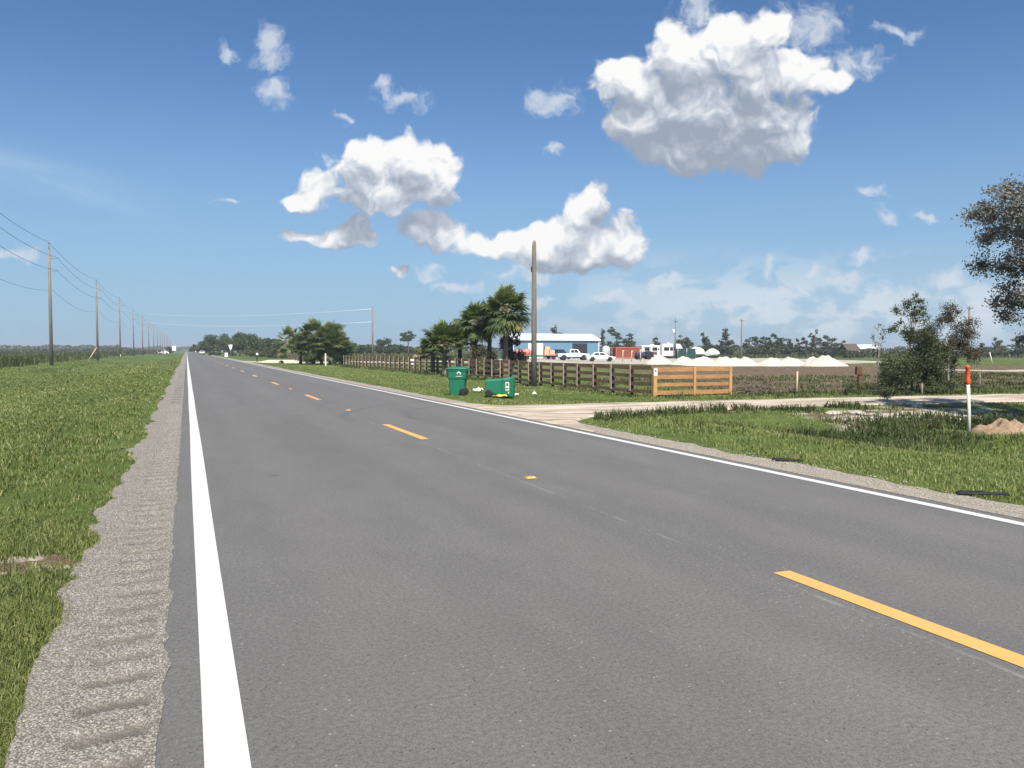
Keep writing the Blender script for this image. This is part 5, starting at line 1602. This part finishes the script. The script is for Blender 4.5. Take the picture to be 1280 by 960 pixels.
def build_trailer():
    x, y, g = at_lot(670, 158)
    root = empty('flatbed_trailer', (x, y, g), math.radians(-14)); tag(root, 'red gooseneck flatbed trailer in front of the white garage door', 'trailer')
    mb = MB(); mb.box((0, 0, .86), (8.6, 2.4, .20)); mb.build('deck', M['red_paint'], root, .02)
    mb = MB(); mb.box((0, -.5, .66), (8.4, .14, .22)); mb.box((0, .5, .66), (8.4, .14, .22)); mb.tube([(4.2, 0, .8), (4.9, 0, 1.5), (5.8, 0, 1.5), (6.0, 0, 1.1)], .12, 8); mb.build('chassis', M['dark'], root)
    for ax in (-2.9, -1.9):
        for s in (-1, 1): wheel(root, ax, s * 1.0, .40, .26, 'white_metal')
    mb = MB(); mb.box((4.0, -1.0, .40), (.12, .12, .8)); mb.box((4.0, 1.0, .40), (.12, .12, .8)); mb.build('landing_leg', M['white_metal'], root)
    # a sheeted load at its rear, timber pallets towards the front: things of their own
    l = empty('sheeted_load', (root.matrix_basis @ Vector((-2.5, 0, .97))), math.radians(-14)); tag(l, 'faded red sheeted load on the rear of the flatbed trailer', 'load')
    sec = [(-1.0, 0), (-1.05, .55), (-.75, .95), (-.1, 1.1), (.7, .92), (1.05, .5), (1.0, 0)]
    rings = [[(xx, a * k, max(0, b * k * (1 + .08 * math.sin(xx * 5)))) for a, b in sec] for xx, k in ((-1.7, .78), (-1.4, 1.0), (-.4, .92), (.5, 1.04), (1.3, .9), (1.65, .65))]
    mb = MB(); mb.loft(rings); mb.build('sheet', M['pink_tarp'], l)
    mb = MB()
    for xx in (-1.0, 0.1, 1.0): mb.tube([(xx, -1.08, .0), (xx, -1.1, .55), (xx, -.75, 1.0), (xx, 0, 1.17), (xx, .75, 1.0), (xx, 1.1, .5), (xx, 1.08, 0)], .03, 6)
    mb.build('strap', M['dark'], l)
    p = empty('pallet_load', (root.matrix_basis @ Vector((2.6, 0, .97))), math.radians(-14)); tag(p, 'tan stack of crates on the front of the flatbed trailer', 'crates')
    mb = MB(); mb.box((0, 0, .08), (2.2, 1.6, .14)); mb.build('pallet', M['batten'], p)
    for a, b, c, d in ((-.55, 0, .55, .9), (.55, 0, .5, .8), (-.4, 0, 1.32, .62)):
        mb = MB(); mb.box((a, b, c), (.98, 1.4, d)); cr = mb.build('crate', M['tan_ply'], p, .02)
        m2 = MB()
        for k in (-1, 1): m2.box((a + k * .46, b - .715, c), (.08, .03, d))
        m2.build('rib', M['batten'], cr)
build_trailer()
vehicle('pickup_truck', at_lot(698, 163), math.radians(10), 'dark pickup half hidden behind the white lifted pickup', 'pickup', PICKUP, (-1.85, 1.95), 1.0,
        (-.72, -.52, .78, 1.42, 1.26, 2.0, .90, .76), (.42, .30), 'navy', panes=((.08, .42), (.47, .84)), lamps=(1.05, 1.0), bed=(-2.8, -.8, 1.27))

def build_tank_and_container():
    x, y, g = at_lot(757.5, 178)
    root = empty('storage_tank', (x, y, g)); tag(root, 'pale upright storage tank beside the right end of the blue shed', 'tank')
    mb = MB(); mb.lathe([(.85, 0), (.85, 2.35), (.80, 2.5), (.5, 2.72), (.12, 2.8)], 28); mb.build('shell', M['galv'], root)
    mb = MB(); mb.lathe([(.16, 2.78), (.18, 2.80), (.18, 2.94), (.05, 2.97)], 14); mb.build('hatch', M['steel'], root)
    mb = MB()
    for s in (-.2, .2): mb.tube([(s, -.95, 0), (s, -.95, 2.6)], .025, 6)
    for k in range(7): mb.tube([(-.2, -.95, .3 + .34 * k), (.2, -.95, .3 + .34 * k)], .018, 6)
    mb.build('ladder', M['steel'], root)
    x, y, g = at_lot(782, 196, .02)
    root = empty('shipping_container', (x, y, g), math.radians(-8)); tag(root, 'long rust red shipping container at the back of the yard', 'container')
    mb = MB(); mb.box((0, 0, 1.32), (6.0, 2.4, 2.4)); mb.build('shell', M['rust_steel'], root)
    mb = MB()
    for sx in (-1, 1):
        for sy in (-1, 1): mb.box((sx * 3.0, sy * 1.2, 1.3), (.16, .16, 2.6))
    for zz in (.1, 2.55):
        for sy in (-1, 1): mb.box((0, sy * 1.2, zz), (5.84, .14, .16))
    mb.build('frame', M['red_paint'], root)
    mb = MB()
    for s in (-.35, .35): mb.tube([(3.09, s, .2), (3.09, s, 2.4)], .03, 6)
    mb.build('door_bar', M['steel'], root)
    for px, z, h, lb in ((778.5, 133, 1.85, 'leftmost of the three tan posts in front of the rust red container'), (789.5, 131, 1.8, 'middle one of the three tan posts in front of the rust red container'), (800.5, 134, 2.0, 'rightmost of the three tan posts in front of the container, by the tractor')):
        x, y, g = at_lot(px, z)
        r = empty('post', (x, y, g)); tag(r, lb, 'post', 'tan posts at the yard edge')
        mb = MB(); mb.tube([(0, 0, -.2), (0, 0, h)], [.085, .075], 10); mb.build('shaft', M['batten'], r)
        mb = MB(); mb.box((.10, 0, h - .12), (.30, .10, .22)); mb.build('cap', M['tan_ply'], r, .02)
build_tank_and_container()

def camper(px, z, L, label, heading, nose, band):
    x, y, g = at_lot(px, z)
    root = empty('camper_trailer', (x, y, g), heading); tag(root, label, 'camper')
    h = L / 2
    if nose:
        side = [(-h, .55), (h - 2.2, .55), (h - 2.0, 1.35), (h, 1.55), (h + .15, 2.1), (h - .55, 3.25), (-h, 3.25)]
    else:
        side = [(-h, .55), (h - .25, .55), (h, .9), (h, 2.6), (h - .35, 3.0), (-h + .2, 3.0), (-h, 2.8)]
    mb = MB(); mb.extrude(side, -1.2, 1.2); mb.build('body', M['camper'], root, .08, 3)
    if band:
        mb = MB(); mb.box((-.1, -1.215, 1.2), (L * .92, .03, .75)); mb.build('lower_band', M['camper_band'], root)
    for wx in ((-h * .62, -h * .05, h * .5) if not nose else (-h * .55, .1)):
        mb = MB(); mb.box((wx, -1.225, 2.15), (1.05, .04, .66)); f = mb.build('window', M['glass'], root, .015)
        m2 = MB()
        for dz in (-.36, .36): m2.box((wx, -1.235, 2.15 + dz), (1.15, .04, .06))
        for dx in (-.555, .555): m2.box((wx + dx, -1.235, 2.15), (.06, .04, .66))
        m2.build('frame', M['camper_band'], f)
    mb = MB(); mb.box((h * .22, -1.23, 1.55), (.68, .05, 1.85)); d = mb.build('door', M['white_metal'], root, .02)
    m2 = MB(); m2.box((h * .22, -1.26, 2.1), (.34, .03, .4)); m2.build('pane', M['glass'], d)
    top = 3.27 if nose else 3.02
    mb = MB(); mb.box((-h * .2, 0, top + .12), (.95, .7, .26)); mb.build('air_conditioner', M['white_metal'], root, .04)
    for ax in (-.75, .15):
        for s in (-1, 1): wheel(root, ax - .3, s * 1.02, .36, .22)
    mb = MB(); mb.tube([(h, 0, .6), (h + .9, 0, .58)], .06, 8); mb.tube([(h + .6, 0, .58), (h + .6, 0, 0)], .04, 8); mb.build('drawbar', M['dark'], root)
camper(818, 186, 6.4, 'white camper trailer with a dark lower band behind the tractor', math.radians(-20), False, True)
camper(839, 180, 4.6, 'white camper with a raised nose under the transformer pole', math.radians(-24), True, False)

def tractor(px, z):
    x, y, g = at_lot(px, z)
    root = empty('tractor', (x, y, g), math.radians(170)); tag(root, 'dark blue tractor parked in front of the camper trailer', 'tractor')
    mb = MB(); mb.box((.9, 0, 1.05), (1.9, .75, .7)); mb.box((-.5, 0, .95), (1.3, .6, .5)); mb.build('body', M['navy'], root, .08, 3)
    mb = MB(); mb.box((1.87, 0, 1.05), (.05, .6, .55)); mb.build('grille', M['dark'], root)
    for ax, r, w in ((-.7, .78, .45), (1.35, .5, .32)):
        for s in (-1, 1): wheel(root, ax, s * .82, r, w, 'camper')
    mb = MB()
    for sx in (-.95, .05):
        for sy in (-.5, .5): mb.tube([(sx, sy, 1.2), (sx * .95, sy, 2.35)], .04, 6)
    mb.box((-.45, 0, 2.39), (1.35, 1.25, .10)); mb.build('canopy', M['navy'], root)
    mb = MB(); mb.box((-.55, 0, 1.4), (.45, .5, .12)); mb.box((-.78, 0, 1.65), (.1, .5, .45)); mb.build('seat', M['rubber'], root, .03)
    for s in (-1, 1):
        mb = MB(); mb.tube([(-1.5, s * .82, .9), (-1.2, s * .82, 1.5), (-.6, s * .82, 1.65), (-.05, s * .82, 1.35)], .05, 6); mb.build('mudguard', M['navy'], root)
    mb = MB(); mb.tube([(1.1, .2, 1.4), (1.1, .2, 2.2)], .04, 8); mb.build('exhaust', M['dark'], root)
tractor(806, 158)

def covered_boat(px, z, L, hgt, label, heading):
    x, y, g = at_lot(px, z)
    root = empty('covered_boat', (x, y, g), heading); tag(root, label, 'boat')
    rings = []
    for t in np.linspace(0, 1, 9):
        xx = -L / 2 + L * t
        w = 1.15 * (1 - max(0, (t - .45) / .55) ** 2) + .03
        top = .9 + hgt * math.sin(math.pi * min(1, .18 + t * .8)) 
        keel = .55 + .45 * max(0, (t - .6) / .4) ** 2
        rings.append([(xx, -w, 1.1), (xx, -w * .6, keel + .12), (xx, 0, keel), (xx, w * .6, keel + .12), (xx, w, 1.1), (xx, w * .55, (1.1 + top) / 2 + .25), (xx, 0, top + .35), (xx, -w * .55, (1.1 + top) / 2 + .25)])
    mb = MB(); mb.loft(rings); mb.build('cover', M['white_metal'], root)
    mb = MB(); mb.box((0, -.5, .42), (L * .9, .1, .12)); mb.box((0, .5, .42), (L * .9, .1, .12)); mb.build('trailer_frame', M['dark'], root)
    for s in (-1, 1): wheel(root, -L * .15, s * .95, .34, .2)
covered_boat(892, 186, 4.0, 1.0, 'boat under a white cover between two pines in the yard', math.radians(10))
covered_boat(868, 200, 4.6, 1.5, 'larger boat under a white cover behind the dark green netting', math.radians(160))

def netting(px, z):
    x, y, g = at_lot(px, z)
    root = empty('netted_pen', (x, y, g), -TH); tag(root, 'dark green netted pen right of the camper with the raised nose', 'pen')
    mb = MB(); mb.box((0, -1, 1.15), (3.9, .06, 2.2)); mb.box((0, 1, 1.15), (3.9, .06, 2.2)); mb.box((-1.95, 0, 1.15), (.06, 1.94, 2.2)); mb.box((1.95, 0, 1.15), (.06, 1.94, 2.2)); mb.build('netting', M['green_net'], root)
    for sx in (-1.95, 0, 1.95):
        mb = MB(); mb.tube([(sx, -1.08, -.1), (sx, -1.08, 2.35)], .05, 8); mb.build('post', M['steel'], root)
netting(857, 175)

def far_house(px, z, W, E, R, label, wall, roof, rz=0.3):
    x, y, g = at_lot(px, z, 0)
    root = empty('house', (x, y, g), -TH + rz); tag(root, label, 'house')
    D = W * .55
    mb = MB(); mb.box((0, 0, E / 2), (W, D, E)); mb.add([(-W / 2, -D / 2, E), (-W / 2, D / 2, E), (-W / 2, 0, R - .05)], [(0, 1, 2)]); mb.add([(W / 2, -D / 2, E), (W / 2, D / 2, E), (W / 2, 0, R - .05)], [(0, 1, 2)]); mb.build('wall', M[wall], root)
    mb = MB(); o = .5
    for s in (-1, 1):
        y0, z0 = s * (D / 2 + o), E - o * (R - E) / (D / 2)
        mb.hexa([(-W / 2 - o, y0, z0), (W / 2 + o, y0, z0), (W / 2 + o, 0, R), (-W / 2 - o, 0, R), (-W / 2 - o, y0, z0 + .15), (W / 2 + o, y0, z0 + .15), (W / 2 + o, 0, R + .15), (-W / 2 - o, 0, R + .15)])
    mb.build('roof', M[roof], root)
    for wx in (-W * .28, W * .28):
        mb = MB(); mb.box((wx, -D / 2 - .02, E * .55), (1.3, .05, 1.1)); w = mb.build('window', M['glass'], root)
        m2 = MB(); m2.box((wx, -D / 2 - .05, E * .55 - .62), (1.6, .1, .1)); m2.box((wx, -D / 2 - .05, E * .55 + .62), (1.6, .1, .1)); m2.build('frame', M['white_metal'], w)
    mb = MB(); mb.box((0, -D / 2 - .02, 1.05), (1.0, .05, 2.1)); mb.build('door', M['dark'], root)
far_house(1061, 215, 4.6, 2.2, 3.5, 'brown house with a dark roof beyond the bare field', 'roof_brown', 'roof_brown', .5)
far_house(1081, 260, 6.5, 2.6, 3.6, 'pale roofed building just right of the dark roofed house', 'camper', 'galv', .1)

# ------------------------------------------------------------------ signs, mailboxes, culvert along the far road
def build_roadside():
    x, y, g = on(288.5, 195)
    root = empty('road_sign', (x, y, g)); tag(root, 'pale triangular road sign on a post before the oaks, seen from behind', 'road sign')
    z = 195 / 1000
    h = H - g + 7 * z
    mb = MB(); mb.tube([(0, 0, -.2), (0, 0, h)], .045, 8); mb.build('post', M['steel'], root)
    w = .48
    mb = MB(); mb.extrude([(-w, h), (-w * .95, h + .02), (w * .95, h + .02), (w, h), (.30, h - .85), (.06, h - 1.25), (-.06, h - 1.25), (-.30, h - .85)], -.075, -.055); mb.build('plate', M['white_metal'], root)
    x, y, g = on(218, 330)
    root = empty('road_sign', (x, y, g)); tag(root, 'white square road sign left of the far road by the brown bush', 'road sign')
    for s in (-.7, .7):
        mb = MB(); mb.tube([(s, 0, -.2), (s, 0, H - g + 2.0)], .06, 8); mb.build('post', M['steel'], root)
    mb = MB(); mb.box((0, -.09, H - g + .85), (1.5, .04, 1.9)); mb.build('plate', M['white_metal'], root, .02)
    x, y, g = on(321.5, 114)
    root = empty('mailbox', (x, y, g), math.radians(90)); tag(root, 'mailbox with pale rounded top on a black post at the far driveway', 'mailbox')
    mb = MB(); mb.tube([(0, 0, -.2), (0, 0, .98)], .075, 8); mb.build('post', M['dark'], root)
    sec = [(-.13, 0), (-.13, .18)] + [(.13 * math.cos(a), .18 + .13 * math.sin(a)) for a in np.linspace(math.pi, 0, 9)][1:] + [(.13, 0)]
    mb = MB(); mb.loft([[(xx, a, 1.0 + b) for a, b in sec] for xx in (-.30, .30)]); bx = mb.build('box', M['white_metal'], root, .01)
    mb = MB(); mb.box((.315, 0, 1.16), (.02, .24, .26)); mb.build('door', M['dark'], bx)
    for k, (px, z, w, h, lab) in enumerate(((283, 205, .75, .95, 'white utility cabinet on the verge in front of the oaks'), (268.5, 330, .9, .55, 'small white cabinet on the verge at the far oaks'))):
        x, y, g = on(px, z)
        root = empty('utility_cabinet', (x, y, g)); tag(root, lab, 'cabinet')
        mb = MB(); mb.box((0, 0, h / 2 + .1), (w, .5, h)); mb.build('case', M['white_metal'], root, .03)
        mb = MB(); mb.box((0, 0, .05), (w + .15, .65, .14)); mb.build('plinth', M['concrete'], root)
        mb = MB(); mb.box((0, -.262, h / 2 + .1), (w * .84, .02, h * .84)); d = mb.build('door', M['white_metal'], root, .008)
        mb = MB(); mb.box((w * .3, -.285, h / 2 + .1), (.04, .03, .14)); mb.build('handle', M['dark'], d)
    # concrete culvert ends of the far driveway
    x, y = 12.2, D2 - 4.6
    g = gzs(x, y)
    root = empty('culvert', (x, y, g)); tag(root, 'pale concrete culvert end with a dark pipe mouth under the far driveway', 'culvert')
    mb = MB()
    n = 20; R = .36; cz = .02
    prof = [(-2.6, -.5), (-2.2, .30), (-1.2, .62), (1.2, .62), (2.2, .30), (2.6, -.5)]
    mb.extrude([(R * math.cos(a), cz + R * math.sin(a)) for a in np.linspace(math.pi, 0, n)] + [(3.6, -.4), (3.3, .14), (1.6, .46), (-1.6, .46), (-3.3, .14), (-3.6, -.4)], -.2, .2)
    mb.build('headwall', M['concrete'], root)
    mb = MB(); mb.lathe([(R - .005, -.16), (R - .005, 3.0), (R - .06, 3.0), (R - .06, -.16)], 22, 'Y', (0, 0, cz), False); mb.build('pipe', M['dark'], root)
    x, y, g = on(407, 94)
    root = empty('white_stake', (x, y, g)); tag(root, 'white stake standing in front of the far palm clump', 'stake')
    mb = MB(); mb.box((0, 0, .62), (.14, .08, 1.5)); mb.add([(-.07, -.04, 1.37), (.07, -.04, 1.37), (.07, .04, 1.37), (-.07, .04, 1.37), (0, 0, 1.5)], [(0, 1, 4), (1, 2, 4), (2, 3, 4), (3, 0, 4)]); mb.build('shaft', M['pvc'], root)
    x, y, g = on(516, 100)
    root = empty('drum', (x, y, g)); tag(root, 'white plastic drum behind the fence, left of the palm group', 'drum')
    mb = MB(); mb.lathe([(.05, 0), (.31, .01), (.32, .1), (.30, .32), (.32, .34), (.32, .62), (.30, .64), (.31, .88), (.28, .92), (.04, .92)], 20); mb.build('shell', M['white_metal'], root)
    mb = MB(); mb.lathe([(.29, .915), (.31, .92), (.31, .96), (.04, .965)], 20); mb.build('lid', M['decal'], root)
    x, y, g = on(523, 150)
    root = empty('hay_bale', (x, y, g), .4); tag(root, 'orange brown heap of earth behind the fence near the white drum', 'earth heap')
    mb = MB()
    prof = [(1.7, -.1), (1.5, .5), (1.05, 1.0), (.5, 1.3), (.05, 1.4)]
    mb.lathe(prof, 18)
    mb.v = [(p[0] * (1 + .2 * mnoise.noise(Vector(p) * 1.3)), p[1] * .7, p[2] * (1 + .3 * mnoise.noise(Vector(p) * .9))) for p in mb.v]
    mb.build('heap', M['mound'], root); root.name = 'earth_heap'
build_roadside()

# ------------------------------------------------------------------ the air: thin even haze in one closed box
def build_haze():
    m = bpy.data.materials.new('haze')
    m.use_nodes = True
    nt = m.node_tree
    nt.nodes.clear()
    o = nt.nodes.new('ShaderNodeOutputMaterial')
    v = nt.nodes.new('ShaderNodeVolumePrincipled')
    v.inputs['Color'].default_value = (0.86, 0.93, 1.0, 1)
    v.inputs['Density'].default_value = 0.00042
    v.inputs['Anisotropy'].default_value = 0.2
    nt.links.new(v.outputs[0], o.inputs['Volume'])
    mb = MB()
    mb.box((0, 0, 0), (1, 1, 1))
    b = mb.build('haze', m)
    b.scale = (30000, 30000, 24)
    b.location = (0, 0, 12 - 3.0)
    tag(b, kind='stuff')
build_haze()
